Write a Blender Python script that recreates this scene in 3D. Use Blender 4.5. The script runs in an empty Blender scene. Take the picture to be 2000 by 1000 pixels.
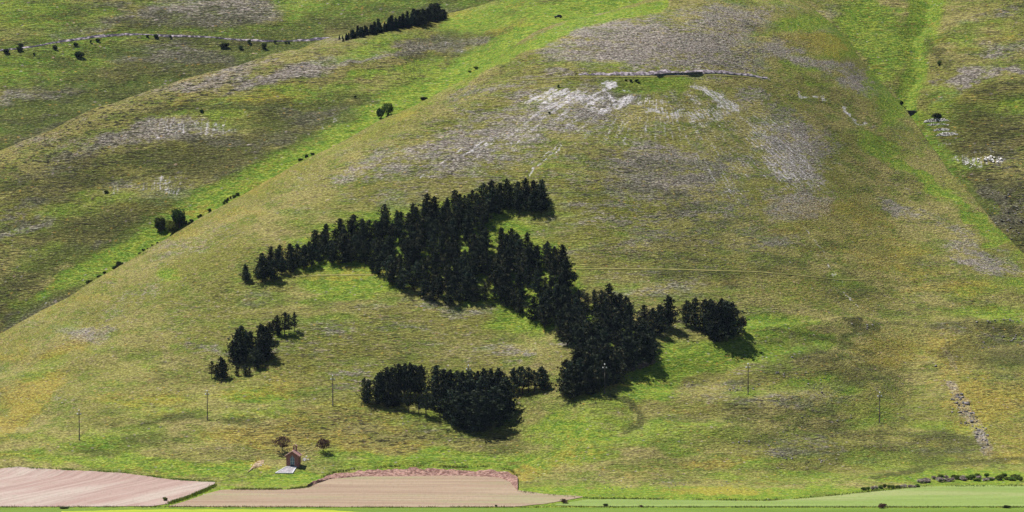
import bpy, math, random
import numpy as np

# ------------------------------------------------------------------ camera, sky, sun, exposure
SC = bpy.context.scene
COL = SC.collection
FPX, PITCH, CAMH = 8400.0, 0.0805, 160.0          # focal length in photo pixels (2000 wide), pitch, height over the plain
CP, SP = math.cos(PITCH), math.sin(PITCH)
cam = bpy.data.objects.new('camera', bpy.data.cameras.new('camera'))
COL.objects.link(cam)
cam.location = (0, 0, CAMH)
cam.rotation_euler = (math.pi / 2 - PITCH, 0, 0)
cam.data.sensor_width = 36.0
cam.data.lens = 36.0 * FPX / 2000.0
cam.data.clip_start = 1.0
cam.data.clip_end = 12000.0
SC.camera = cam

SUN = np.array([-4.5, 2.1, 10.5]); SUN /= np.linalg.norm(SUN)   # towards the sun: behind the hill, high on the left
world = bpy.data.worlds.new('World'); SC.world = world; world.use_nodes = True
wn = world.node_tree.nodes; wl = world.node_tree.links
sky = wn.new('ShaderNodeTexSky'); sky.sky_type = 'NISHITA'; sky.sun_disc = False
sky.sun_elevation = math.asin(SUN[2]); sky.sun_rotation = math.atan2(SUN[0], SUN[1])
sky.altitude = 1300; sky.air_density = 1.0; sky.dust_density = 0.6
wn['Background'].inputs['Strength'].default_value = 0.05
wl.new(sky.outputs[0], wn['Background'].inputs['Color'])
sl = bpy.data.lights.new('sun', 'SUN'); sl.energy = 5.0; sl.angle = math.radians(0.53); sl.color = (1.0, 0.95, 0.87)
so = bpy.data.objects.new('sun', sl); COL.objects.link(so)
import mathutils
so.rotation_euler = mathutils.Vector((-SUN[0], -SUN[1], -SUN[2])).to_track_quat('-Z', 'Y').to_euler()
so.location = (-300, 1500, 700)
SC.view_settings.view_transform = 'Standard'; SC.view_settings.look = 'None'
SC.view_settings.gamma = 1.0; SC.view_settings.use_curve_mapping = False
SC.view_settings.exposure = 0.78
SC.cycles.max_bounces = 4; SC.cycles.diffuse_bounces = 2; SC.cycles.volume_bounces = 0
SC.cycles.transparent_max_bounces = 4

# ------------------------------------------------------------------ helpers
rng = np.random.default_rng(11)
random.seed(5)

def ss(a, b, x):
    if a > b: return 1 - ss(b, a, x)
    t = np.clip((np.asarray(x, float) - a) / (b - a), 0, 1)
    return t * t * (3 - 2 * t)

def _h(ix, iy, seed):
    n = (ix.astype(np.int64) * 374761393 + iy.astype(np.int64) * 668265263 + seed * 144665) & 0x7fffffff
    n = ((n ^ (n >> 13)) * 1274126177) & 0x7fffffff
    n = n ^ (n >> 16)
    return (n & 0xffff) / 65535.0

def vnoise(x, y, seed=0):
    ix = np.floor(x); iy = np.floor(y); fx = x - ix; fy = y - iy
    fx = fx * fx * (3 - 2 * fx); fy = fy * fy * (3 - 2 * fy)
    a = _h(ix, iy, seed); b = _h(ix + 1, iy, seed); c = _h(ix, iy + 1, seed); d = _h(ix + 1, iy + 1, seed)
    return (a * (1 - fx) + b * fx) * (1 - fy) + (c * (1 - fx) + d * fx) * fy

def fbm(x, y, seed=0, oct=4, gain=0.5):
    s = 0; a = 1.0; t = 0
    for i in range(oct):
        s = s + a * (vnoise(x * 2 ** i, y * 2 ** i, seed + i * 7) - 0.5); t += a; a *= gain
    return s / t * 2          # about -1..1

def unproj(u, v, Y):
    """photo pixel and depth to a world point"""
    a = (np.asarray(u, float) - 1000) / FPX; b = (500 - np.asarray(v, float)) / FPX
    dy = CP + b * SP; dz = -SP + b * CP
    k = Y / dy
    return a * k, np.asarray(Y, float) * np.ones_like(a), CAMH + dz * k

def proj(x, y, z):
    fw = y * CP - (z - CAMH) * SP
    up = y * SP + (z - CAMH) * CP
    return 1000 + FPX * x / fw, 500 - FPX * up / fw

def plain_v(Y):
    return proj(np.zeros_like(Y), Y, np.zeros_like(Y))[1]

_Yt = np.linspace(700, 1400, 2000); _vt = plain_v(_Yt)
def plain_Y(v): return np.interp(v, _vt[::-1], _Yt[::-1])

def curve(pts, w=14):
    p = np.array(pts, float)
    def f(u):
        u = np.asarray(u, float)
        return sum(np.interp(u + d * w, p[:, 0], p[:, 1]) for d in (-1, -.67, -.33, 0, .33, .67, 1)) / 7
    return f

# slope profile g(s): foot s=0, skyline s=1, falls away behind
_s = np.linspace(0, 3, 3001)
def make_g(crest0, back):
    w = (0.18 + 0.82 * ss(0, .14, _s)) * (1 - ss(crest0, 1.0, _s)) - back * ss(1.0, 1.5, _s)
    c = np.concatenate([[0], np.cumsum((w[1:] + w[:-1]) / 2 * (_s[1] - _s[0]))])
    return c / np.interp(1.0, _s, c)
G1 = make_g(0.52, 0.55); G2 = make_g(0.45, 0.5)

sil_front = curve([(-400, 860), (-200, 765), (0, 661), (100, 604), (200, 545), (300, 484), (400, 424), (500, 366), (600, 311), (650, 286), (770, 226), (832, 199),
                   (895, 164), (947, 128), (1000, 95), (1030, 74), (1105, 42), (1245, 12), (1350, -12), (1450, -45), (1600, -78), (1640, -80), (1680, -70), (1715, 0), (1745, 100), (1768, 185), (1786, 230), (1810, 268), (1850, 328), (1900, 395), (1960, 458), (2000, 490), (2150, 600), (2500, 800)])
foot = curve([(-400, 950), (0, 952), (300, 955), (450, 955), (620, 940), (1000, 935), (1150, 965), (1500, 970), (1750, 953), (2000, 950), (2500, 950)])
sil_mid = curve([(-400, 480), (-200, 390), (0, 300), (175, 227), (262, 195), (350, 162), (455, 131), (525, 112), (650, 79), (760, 55), (874, 33), (940, 14), (1000, -2),
                 (1100, -30), (1300, -80), (2300, -200)])
kmid = curve([(-400, 3.0), (0, 3.0), (300, 2.7), (500, 2.1), (660, 1.5), (874, .72), (1100, .55), (2300, .6)], 60)

y_sil_front = curve([(-400, 1400), (0, 1415), (300, 1425), (600, 1440), (830, 1458), (1000, 1495), (1100, 1520), (1300, 1575), (1450, 1630), (1600, 1675), (1700, 1690),
                     (1850, 1690), (2500, 1690)], 70)

crest_right = curve([(-400, 3000), (1500, 1800), (1640, 1720), (1690, 1668), (1715, 1640), (1745, 1605), (1786, 1560), (1850, 1520), (1960, 1470), (2000, 1455), (2500, 1380)])
def _sil_smooth():
    pts = [(-400, None)]; us = [1300, 1450, 1600, 1786, 1850, 1900, 1960, 2000, 2200]; vt = [None] * 3 + [254, 322, 392, 462, 494, 640]; out = []
    for u, t in zip(us, vt):
        u_ = np.array([float(u)]); Y0 = plain_Y(foot(u_))
        if t is None: out.append((u, {1300: -30, 1450: -30, 1600: 10}[u])); continue
        g = np.interp((crest_right(u_) - Y0) / (1690 - Y0), _s, G1)
        out.append((u, float((foot(u_) - (foot(u_) - t) / g)[0])))
    return out
_ssm = _sil_smooth()
_ssmf = curve([(p_[0], p_[1]) for p_ in _ssm], 60)
def v_front(u, Y):
    vf = foot(u); Y0 = plain_Y(vf)
    w = ss(1150, 1500, u)
    Y1 = y_sil_front(u)
    sil = w * _ssmf(np.maximum(u, 1310)) + (1 - w) * sil_front(np.minimum(u, 1600))
    s = (Y - Y0) / (Y1 - Y0)
    v = vf - (vf - sil) * np.interp(s, _s, G1)
    d = np.maximum(0, Y - crest_right(u))
    v = v + np.where(d < 24, .22 * d * d, .22 * 576 + (d - 24) * 9)
    return np.where(s < 0, plain_v(Y), np.minimum(v, np.where(s < .5, plain_v(Y), 1e9)))

gully_v = lambda Y: np.interp(Y, [1400, 1440, 1462, 1484, 1540, 1582, 1628, 1675, 1760, 1900], [700, 620, 545, 470, 330, 212, 100, 0, -140, -360])
gully_u = curve([(0, 1812), (120, 1790), (210, 1772), (330, 1850), (460, 1962), (600, 2100)])
def v_right(u, Y):
    vg = gully_v(Y)
    ug = gully_u(vg) + 7 * np.sin(vg / 19.) + 4 * np.sin(vg / 8. + 1)
    d = u - ug
    lb = 1 - ss(200, 270, vg)
    r_ = np.maximum(d, 0)
    return vg - 0.16 * np.sqrt(r_ ** 2 + 300) - 22 * (1 - np.exp(-r_ / 55)) * (.5 + .5 * lb) - 10 * lb * (1 - np.exp(-(d / 26) ** 2)) + np.minimum(d, 0) * (.27 * lb - .10 * (1 - lb)) + 4

def v_mid(u, Y):
    vb = sil_front(np.minimum(u, 1700)) + 80; Yb = y_sil_front(np.minimum(u, 1700)) + 12
    Y1 = Yb + (vb - sil_mid(u)) / kmid(u)
    s = np.clip((Y - Yb) / (Y1 - Yb), 0, 3)
    return vb - (vb - sil_mid(u)) * np.interp(s, _s, G2) + np.maximum(0, Yb - Y) * 6.0

def v_far(u, Y):
    return 345 - (Y - 2010) * 1.9 + 22 * np.sin((u - 150) / 190.0) * ss(2000, 2100, Y) + 10 * np.sin(u / 71. + Y / 60.)

# ---- bumps on the front hill, in metres: (u, v, ru, rv, dz)
BUMPS = [(1560, 655, 120, 20, 4.2), (1650, 636, 60, 12, 2.4), (1850, 690, 90, 50, -1.8), (1500, 905, 170, 26, 1.0), (1790, 858, 60, 12, 1.0), (1880, 900, 160, 10, 0.9),
         (1240, 810, 40, 30, -1.0), (1600, 715, 110, 40, 4.5), (1775, 745, 45, 60, -3.0), (1540, 790, 130, 26, 2.6), (1420, 850, 110, 20, 2.0), (1480, 700, 60, 20, -1.2), (1680, 880, 110, 16, 2.2), (1940, 640, 90, 12, 2.6), (1240, 890, 90, 20, 2.2), (900, 880, 160, 14, .8), (150, 780, 90, 40, 1.6), (250, 700, 110, 50, -1.2), (330, 818, 60, 10, .8), (470, 815, 50, 12, .8), (700, 600, 160, 60, 1.2), (1330, 730, 110, 30, -3.0), (1700, 935, 90, 8, 1.0),
         (560, 920, 90, 14, .9), (820, 905, 150, 9, 1.4), (1180, 880, 130, 40, 1.4), (1010, 720, 120, 30, -1.2), (1300, 300, 160, 60, .8), (1100, 250, 60, 60, -.8), (1450, 260, 60, 70, -.8)]

def relief(u, v, x, y, z, layer):
    if layer == 'front':
        ramp = ss(0.3, 6, z)
        d = 2.2 * fbm(x / 46, y / 46 + 3, 3, 3) + 0.95 * fbm(x / 12, y / 12, 9, 3) + 0.22 * fbm(x / 3.4, (y + z) / 1.7, 19, 2)
        d = d * ramp
        for bu, bv, ru, rv, h in BUMPS:
            d = d + h * np.exp(-((u - bu) / ru) ** 2 - ((v - bv) / rv) ** 2)
        return d
    if layer == 'right':
        er = np.exp(-((u - 1985) / 45) ** 2 - ((v - 420) / 55) ** 2) + .5 * np.exp(-((u - 1930) / 40) ** 2 - ((v - 320) / 30) ** 2)
        return 1.6 * fbm(x / 30, y / 30, 23, 3) + 0.7 * fbm(x / 8, y / 8, 29, 3) + er * (3.2 * np.abs(fbm(x / 6, (y + z) / 9, 27, 3)) + 1.2 * fbm(x / 2.2, (y + z) / 2.2, 28, 2))
    if layer == 'mid':
        return 3.4 * fbm(x / 60, y / 60, 33, 3) + 0.9 * fbm(x / 12, y / 12, 39, 3) + .2 * fbm(x / 4, (y + z) / 2, 37, 2)
    return 6 * fbm(x / 110, y / 110, 43, 3) + 1.6 * fbm(x / 18, y / 18, 49, 3)

VF = {'front': v_front, 'right': v_right, 'mid': v_mid, 'far': v_far}
def surf(layer, u, Y):
    u = np.asarray(u, float); Y = np.asarray(Y, float)
    v = VF[layer](u, Y)
    x, y, z = unproj(u, v, Y)
    z = z + relief(u, v, x, y, z, layer)
    return x, y, z
RANGE = {'front': (1120, 1790), 'right': (1400, 1880), 'mid': (1360, 2480), 'far': (1950, 2700)}

def ground(u, v, layer='front'):
    """world point of the visible ground of a layer at a photo pixel"""
    Y = np.linspace(*RANGE[layer], 2400)
    uu = np.full_like(Y, u)
    for _ in range(1):
        x, y, z = surf(layer, uu, Y)
    pv = proj(x, y, z)[1]
    i = int(np.argmax(pv <= v))
    if pv[i] > v: i = int(np.argmin(pv))
    return mathutils.Vector((float(x[i]), float(y[i]), float(z[i])))

def pxm(Y): return FPX / Y      # photo pixels per metre

# ------------------------------------------------------------------ colour zones (lush, stony, bare, flowering sward; some shade, crest light and air painted in)
def blobs(u, v, L):
    m = np.zeros_like(u)
    for b in L:
        bu, bv, ru, rv = b[:4]; ang = math.radians(b[4]) if len(b) > 4 else 0; st = b[5] if len(b) > 5 else 1
        du = u - bu; dv = v - bv
        a = du * math.cos(ang) - dv * math.sin(ang); c = du * math.sin(ang) + dv * math.cos(ang)
        m = np.maximum(m, st * np.exp(-(np.maximum(0, np.sqrt((a / ru) ** 2 + (c / rv) ** 2) - .45) / .55) ** 2))
    return m

def lines(u, v, L):
    m = np.zeros_like(u)
    for pts, st in L:
        for (u0, v0, w0), (u1, v1, w1) in zip(pts[:-1], pts[1:]):
            lu, lv = u1 - u0, v1 - v0
            sel = (u > min(u0, u1) - 90) & (u < max(u0, u1) + 90) & (v > min(v0, v1) - 90) & (v < max(v0, v1) + 90)
            if not sel.any(): continue
            us, vs = u[sel], v[sel]
            t = np.clip(((us - u0) * lu + (vs - v0) * lv) / (lu * lu + lv * lv), 0, 1)
            d = np.hypot(us - u0 - t * lu, vs - v0 - t * lv) / (w0 + (w1 - w0) * t)
            m[sel] = np.maximum(m[sel], st * np.exp(-np.maximum(0, d - .4) ** 2 / .3))
    return m

ZONES = {
 'front': dict(
  lush=([(1480, 690, 130, 22, 10, .7), (1560, 760, 120, 20, 0, .5), (1700, 800, 90, 30, 0, .5), (1860, 830, 100, 20, 0, .5), (1320, 850, 160, 40, 0, .55), (1500, 930, 200, 12, 0, .5), (1750, 900, 160, 20, 0, .5), (320, 540, 42, 14, 22, .8), (690, 560, 150, 40, 0, .45), (1270, 730, 80, 45, 30, .95), (1350, 700, 130, 26, 14, .8), (1500, 640, 110, 24, 8, .9), (1600, 655, 90, 18, -8, .7),
         (1150, 830, 130, 60, 10, .6), (900, 900, 300, 26, 0, .7), (300, 905, 330, 20, -4, .75), (560, 935, 110, 18, 0, 1), (60, 720, 80, 26, 15, .45), (800, 480, 260, 90, 15, .8), (1030, 560, 110, 90, 0, 1),
         (1180, 650, 70, 60, 0, .8), (900, 810, 130, 40, 0, .5), (1830, 365, 60, 20, -35, 1), (1690, 80, 120, 50, 0, .8), (1600, 45, 110, 20, 0, .8), (1740, 170, 40, 90, 0, .8),
         (1740, 300, 110, 20, -32, .8), (1900, 420, 110, 13, -35, .9), (1660, 545, 60, 20, 0, .6), (1500, 900, 220, 14, 0, .25), (1980, 560, 90, 18, 0, .5), (1950, 610, 130, 22, 4, .45), (1850, 935, 200, 18, 0, .7), (1300, 560, 200, 30, 0, .25),
         (1250, 960, 300, 12, 0, .6), (1550, 140, 70, 18, -12, .4), (1280, 165, 120, 18, 0, .5), (400, 790, 200, 40, 0, .35), (180, 860, 180, 30, 0, .4), (1000, 640, 80, 20, 0, .4), (1600, 960, 260, 14, 0, .6)],
        [([(640, 300, 8), (800, 220, 9), (960, 125, 10), (1120, 48, 12), (1300, 8, 12)], .8)]),
  grey=([(1250, 400, 350, 140, 0, .34), (900, 330, 260, 60, 25, .45), (1290, 85, 210, 50, 0, 1), (1180, 60, 110, 34, 10, .8), (1420, 40, 110, 40, 0, .85), (1450, 110, 90, 30, 0, .7), (1060, 150, 110, 14, 12, .5), (1100, 230, 160, 50, 22, .7), (950, 275, 160, 36, 28, .8), (830, 300, 130, 26, 26, .7),
         (700, 330, 110, 22, 26, .5), (1300, 340, 140, 70, 0, .75), (1560, 300, 90, 60, -42, .8), (1560, 400, 60, 44, 0, .85), (1440, 400, 90, 50, 0, .5), (1480, 470, 130, 30, 0, .45), (1250, 430, 120, 60, 0, .4), (1130, 420, 80, 36, 0, .5),
         (1300, 560, 200, 24, 0, .5), (1700, 170, 50, 22, -10, 1), (1600, 130, 60, 20, -18, .8), (1510, 90, 60, 24, -20, .75), (1610, 60, 50, 12, 0, .7), (1900, 480, 70, 34, -25, .7), (1760, 410, 70, 18, -25, .7), (1950, 520, 60, 20, -15, .6),
         (380, 470, 130, 26, 25, .35), (480, 590, 160, 26, 10, .3), (230, 600, 120, 26, 25, .35), (160, 660, 80, 14, 20, .5), (1300, 640, 80, 22, 0, .5), (1400, 750, 80, 40, 0, .45), (800, 620, 260, 40, 5, .3), (720, 740, 130, 26, 0, .4), (600, 680, 200, 30, 8, .35),
         (1900, 650, 110, 26, 0, .5), (1580, 780, 140, 40, 0, .4), (950, 690, 140, 26, 0, .35), (1640, 880, 200, 30, 0, .3), (1480, 200, 60, 40, -40, .5), (1000, 200, 90, 22, 20, .5), (1060, 380, 200, 26, 20, .35)],
        [([(1855, 752, 9), (1880, 790, 14), (1903, 830, 16), (1930, 878, 11)], 1.1), ([(1840, 650, 6), (1856, 700, 6), (1870, 730, 5)], .6)]),
  scree=([(1270, 230, 280, 64, 0, .48), (1050, 250, 150, 44, 28, .58), (1530, 300, 130, 50, -42, .62), (1420, 330, 90, 90, 0, .46), (1085, 185, 60, 13, 0, .85), (1130, 196, 70, 13, 12, .9), (1165, 208, 34, 11, 10, .85), (1213, 168, 16, 9, 20, 1.1), (1200, 190, 15, 22, 45, .95), (1255, 203, 44, 10, 8, .7), (1290, 216, 60, 12, 0, .75), (1312, 208, 10, 10, 0, 1), (1340, 218, 60, 12, 0, .75),
          (1390, 178, 30, 13, -25, .85), (1420, 200, 50, 16, -32, .85), (1400, 225, 40, 12, 20, .7), (1350, 190, 20, 14, 0, .6), (1080, 215, 60, 18, 25, .55), (1030, 240, 80, 20, 30, .55), (950, 285, 70, 14, 34, .5), (1560, 300, 60, 13, -40, .6), (1520, 260, 40, 12, -42, .5), (1420, 260, 50, 30, 0, .42),
          (1340, 300, 80, 50, 0, .3), (1410, 310, 16, 60, 0, .45), (1650, 228, 22, 5, -20, 1), (1580, 195, 30, 6, -28, .9), (1590, 325, 40, 9, -45, .55), (1560, 400, 46, 36, -30, .36), (1460, 450, 60, 20, 0, .3), (1270, 590, 60, 10, 0, .2), (600, 345, 60, 8, 28, .3), (840, 300, 90, 12, 30, .35), (1330, 90, 130, 26, 0, .26), (1640, 545, 14, 5, 0, .8),
          (1990, 630, 60, 8, -10, .3), (1900, 495, 60, 12, -25, .3), (1770, 415, 50, 10, -25, .3), (1400, 20, 100, 14, 0, .3)],
         [([(1100, 282, 3), (1070, 308, 3), (1030, 342, 3)], .9), ([(1010, 250, 3), (900, 305, 3), (840, 345, 2)], .7), ([(1130, 250, 3), (1080, 290, 3), (1030, 330, 2)], .6), ([(900, 290, 3), (820, 345, 3)], .7), ([(1060, 240, 3), (960, 290, 3), (890, 330, 3)], .6), ([(1570, 440, 2), (1610, 500, 3), (1650, 560, 2)], .6), ([(1630, 560, 2), (1680, 600, 2)], .7)]),
  yellow=([(130, 680, 60, 18, 20, .8), (70, 760, 80, 30, 20, .95), (20, 815, 60, 30, 30, 1), (560, 850, 160, 26, 0, .75), (720, 870, 130, 18, 0, .7), (660, 820, 150, 40, 0, .5), (1022, 925, 20, 16, 0, 1.1), (1400, 905, 90, 10, 5, .9), (1100, 900, 90, 26, 25, .55), (1400, 960, 110, 9, 0, 1), (1740, 690, 80, 50, 20, .65),
           (1920, 790, 60, 60, -40, .9), (1980, 770, 50, 40, 0, .7), (1850, 700, 70, 60, -50, .7), (1600, 430, 130, 60, -10, .5), (1720, 500, 120, 60, -20, .45), (1600, 85, 90, 24, -10, .8), (1200, 750, 40, 14, 0, .5), (1020, 775, 60, 10, 0, .7), (650, 535, 110, 12, 0, .7), (1500, 560, 160, 40, 0, .4), (1350, 800, 80, 40, 0, .35), (500, 905, 26, 14, 30, .8),
           (900, 420, 60, 12, 0, .3), (1980, 860, 60, 50, 0, .6), (320, 760, 180, 50, 0, .3), (1150, 480, 140, 60, 0, .35), (480, 760, 180, 60, 0, .35), (1880, 560, 130, 14, 0, .5)], []),
  dark=([(1600, 840, 230, 80, 0, .45), (1620, 700, 110, 40, -20, .55), (1400, 880, 180, 50, 0, .35), (1500, 770, 150, 70, 0, .35), (1930, 690, 120, 40, 0, .7), (1800, 880, 160, 30, 0, .6), (1240, 830, 22, 26, 0, .5), (1950, 640, 120, 14, -3, .8), (1690, 635, 40, 12, -30, .9), (1650, 560, 80, 40, 0, .4),  # lower right patches and hummock lines paint shade into the sward
         (1850, 600, 130, 14, 0, .35), (330, 822, 110, 8, 5, .6), (470, 815, 50, 8, 0, .6), (250, 870, 120, 12, 5, .5), (1450, 250, 120, 60, -30, .25), (1280, 180, 140, 30, 0, .4), (1400, 480, 230, 90, 0, .4), (1830, 935, 30, 10, 0, .3), (1350, 350, 200, 80, 0, .35), (1000, 870, 60, 22, 0, .5)], [([(1190, 775, 5), (1230, 785, 5), (1252, 808, 6), (1250, 830, 6), (1222, 845, 5)], 1.6), ([(1500, 640, 4), (1640, 668, 5), (1700, 690, 5)], .7), ([(1640, 660, 5), (1720, 630, 5), (1850, 640, 4)], .7), ([(1790, 860, 7), (1850, 852, 8), (1900, 862, 6)], .9), ([(1700, 935, 5), (1850, 905, 5), (2000, 895, 6)], .8)])),
 'mid': dict(
  lush=([(960, 40, 110, 34, 10, .9), (720, 90, 110, 16, 14, .7), (1150, 15, 200, 20, 5, .9), (560, 200, 260, 26, 4, .6), (480, 240, 120, 22, 0, .4), (800, 150, 120, 26, 10, .55), (640, 175, 90, 16, 0, .6), (200, 400, 160, 30, 10, .5), (120, 500, 110, 30, 10, .5), (330, 380, 90, 18, 5, .5), (60, 590, 60, 14, 20, .9), (220, 500, 80, 30, 30, 1), (840, 130, 60, 20, 20, .7), (700, 150, 60, 9, 0, .8), (420, 225, 160, 7, 0, .6)],
        [([(0, 660, 16), (60, 605, 18), (200, 515, 34), (330, 440, 38), (450, 376, 32), (560, 320, 30), (650, 270, 34), (720, 230, 42), (790, 196, 36), (850, 172, 30), (900, 148, 30), (960, 105, 28), (1030, 64, 26), (1110, 28, 24), (1250, 4, 20), (1450, -14, 16)], 1.25)]),
  grey=([(560, 140, 140, 16, 18, .9), (690, 110, 80, 12, 14, .8), (870, 85, 110, 22, 8, .9), (760, 100, 60, 12, 10, .7), (300, 255, 130, 26, 12, .85), (140, 310, 130, 30, 22, .6), (400, 265, 120, 26, 0, .8), (640, 230, 90, 26, 8, .8), (560, 270, 70, 26, 20, .7), (330, 370, 120, 26, 0, .6), (60, 400, 80, 26, 20, .6), (40, 440, 60, 12, 18, .9), (190, 480, 90, 12, 18, 1), (80, 610, 90, 26, 20, .8), (20, 640, 60, 20, 20, .9), (480, 330, 80, 26, 20, .5), (430, 150, 100, 14, 20, .6), (800, 170, 60, 8, 5, .6), (500, 215, 120, 5, -2, .9), (150, 560, 80, 16, 20, .5)], []),
  scree=([(330, 250, 60, 26, 0, .56), (420, 250, 60, 24, 0, .56), (330, 360, 90, 22, 0, .56), (240, 380, 40, 12, 0, .5), (640, 245, 30, 10, 20, .5), (890, 90, 60, 12, 8, .42), (550, 145, 80, 8, 18, .36), (90, 600, 30, 8, 25, .5)], []),
  yellow=([(330, 400, 110, 14, 0, .8), (200, 300, 260, 14, 24, .5), (520, 205, 160, 12, 0, .6), (860, 40, 120, 12, 10, .7), (330, 200, 160, 9, 22, .5), (540, 190, 120, 20, 0, .4), (1000, 55, 100, 10, 15, .7), (440, 310, 120, 30, 0, .35)], []),
  dark=([(620, 250, 120, 50, 15, .7), (400, 300, 200, 40, 5, .6), (120, 350, 160, 50, 20, .5), (190, 480, 90, 10, 18, 1), (60, 620, 90, 24, 25, 1), (560, 212, 150, 5, -2, .9), (880, 90, 110, 30, 5, .5), (200, 440, 200, 30, 10, .4), (330, 480, 60, 16, 30, .8), (520, 350, 60, 12, 30, .4)], [([(0, 652, 7), (60, 622, 9), (120, 592, 9), (170, 566, 6)], 1.5), ([(110, 500, 4), (190, 484, 7), (265, 458, 4)], 1.5), ([(290, 212, 3), (480, 208, 5), (620, 206, 5), (740, 200, 4)], 1.3), ([(560, 240, 5), (700, 235, 6)], .9), ([(0, 452, 5), (70, 428, 6)], 1.2)])),
 'far': dict(
  lush=([(80, 130, 160, 30, 8, .9), (60, 30, 130, 40, 0, .5), (300, 160, 300, 10, 2, .7), (150, 200, 260, 16, 5, .5), (590, 60, 60, 60, -50, .9), (540, 92, 70, 18, 20, 1), (720, 20, 160, 24, 0, .7), (900, 8, 130, 12, 0, .5), (450, 60, 200, 10, 0, .6), (80, 240, 130, 10, 10, .6), (230, 72, 200, 10, 5, .9), (30, 270, 60, 10, 10, .4)], []),
  grey=([(420, 20, 220, 34, 3, 1), (160, 50, 120, 18, 10, .7), (370, 110, 200, 24, 0, 1), (80, 185, 140, 18, 8, .9), (260, 200, 160, 14, 10, .7), (100, 240, 110, 20, 10, .6), (830, 20, 90, 20, 0, .8), (560, 100, 60, 10, 10, .9), (330, 180, 120, 12, 10, .9), (250, 10, 120, 12, 0, .6), (560, 45, 40, 22, 0, .5), (60, 275, 90, 16, 15, .7), (30, 60, 60, 12, 0, .5)], []),
  scree=([(240, 70, 12, 3, 0, .3)], []),
  yellow=([(60, 40, 130, 16, 5, .6), (250, 150, 200, 8, 4, .6), (600, 20, 100, 20, 0, .5), (90, 140, 130, 14, 10, .6), (330, 70, 80, 8, 0, .5)], []),
  dark=([(300, 150, 500, 220, 0, .32), (330, 45, 160, 20, 0, .6), (250, 180, 160, 16, 8, .8), (450, 110, 110, 20, 0, .6), (80, 210, 160, 20, 8, .5), (180, 260, 130, 14, 20, .5)], [])),
 'right': dict(
  lush=([(1735, 100, 60, 70, 0, .8), (1700, 40, 60, 50, 0, .8), (1880, 320, 40, 26, -35, .7), (1900, 60, 80, 30, 10, .4), (1960, 210, 120, 20, 10, .5), (1830, 200, 50, 30, 20, .6), (1850, 250, 50, 36, -30, .8)],
        [([(1815, -20, 40), (1800, 60, 36), (1790, 120, 26), (1770, 210, 24), (1805, 262, 22), (1850, 320, 18), (1900, 380, 12), (1945, 410, 10)], 1.0)]),
  grey=([(1870, 150, 60, 16, 12, 1), (1960, 140, 60, 9, 8, .8), (1840, 185, 50, 9, 12, .9), (1930, 30, 60, 14, 15, .6), (1610, 30, 60, 12, 0, .7), (1520, 10, 60, 10, 0, .6), (1960, 90, 60, 18, 10, .5), (1975, 420, 40, 40, 0, .7), (1960, 300, 60, 26, 0, .5), (1990, 350, 30, 26, 0, .6), (1950, 390, 30, 26, 40, 1)], []),
  scree=([(1932, 310, 26, 7, 0, .75), (1898, 318, 18, 12, -30, .65), (1930, 292, 40, 8, 10, .45), (1850, 290, 8, 5, 0, .6), (1975, 410, 30, 30, 0, .36), (1796, 250, 12, 6, -40, .5), (1948, 452, 12, 9, 0, .45), (1865, 152, 40, 10, 12, .3)], []),
  yellow=([(1880, 190, 60, 12, 10, .6), (1900, 260, 90, 40, 0, .45), (1850, 80, 50, 40, 0, .3), (1970, 60, 40, 20, 0, .4)], []),
  dark=([(1920, 260, 110, 50, 0, .6), (1830, 100, 16, 40, 25, .7), (1920, 370, 40, 40, -30, .6), (1950, 165, 90, 8, 8, .7), (1960, 390, 60, 60, 0, .9), (1930, 440, 30, 30, 0, .9), (1990, 450, 40, 40, 0, .8)], [([(1865, 300, 3), (1892, 318, 4), (1915, 340, 4), (1945, 350, 3), (2000, 352, 3)], 1.1)])),
}

# ------------------------------------------------------------------ materials
def mat(name):
    m = bpy.data.materials.new(name); m.use_nodes = True
    nt = m.node_tree; b = nt.nodes['Principled BSDF']
    b.inputs['Roughness'].default_value = 0.9; b.inputs['Specular IOR Level'].default_value = 0.15
    return m, nt, b

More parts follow.
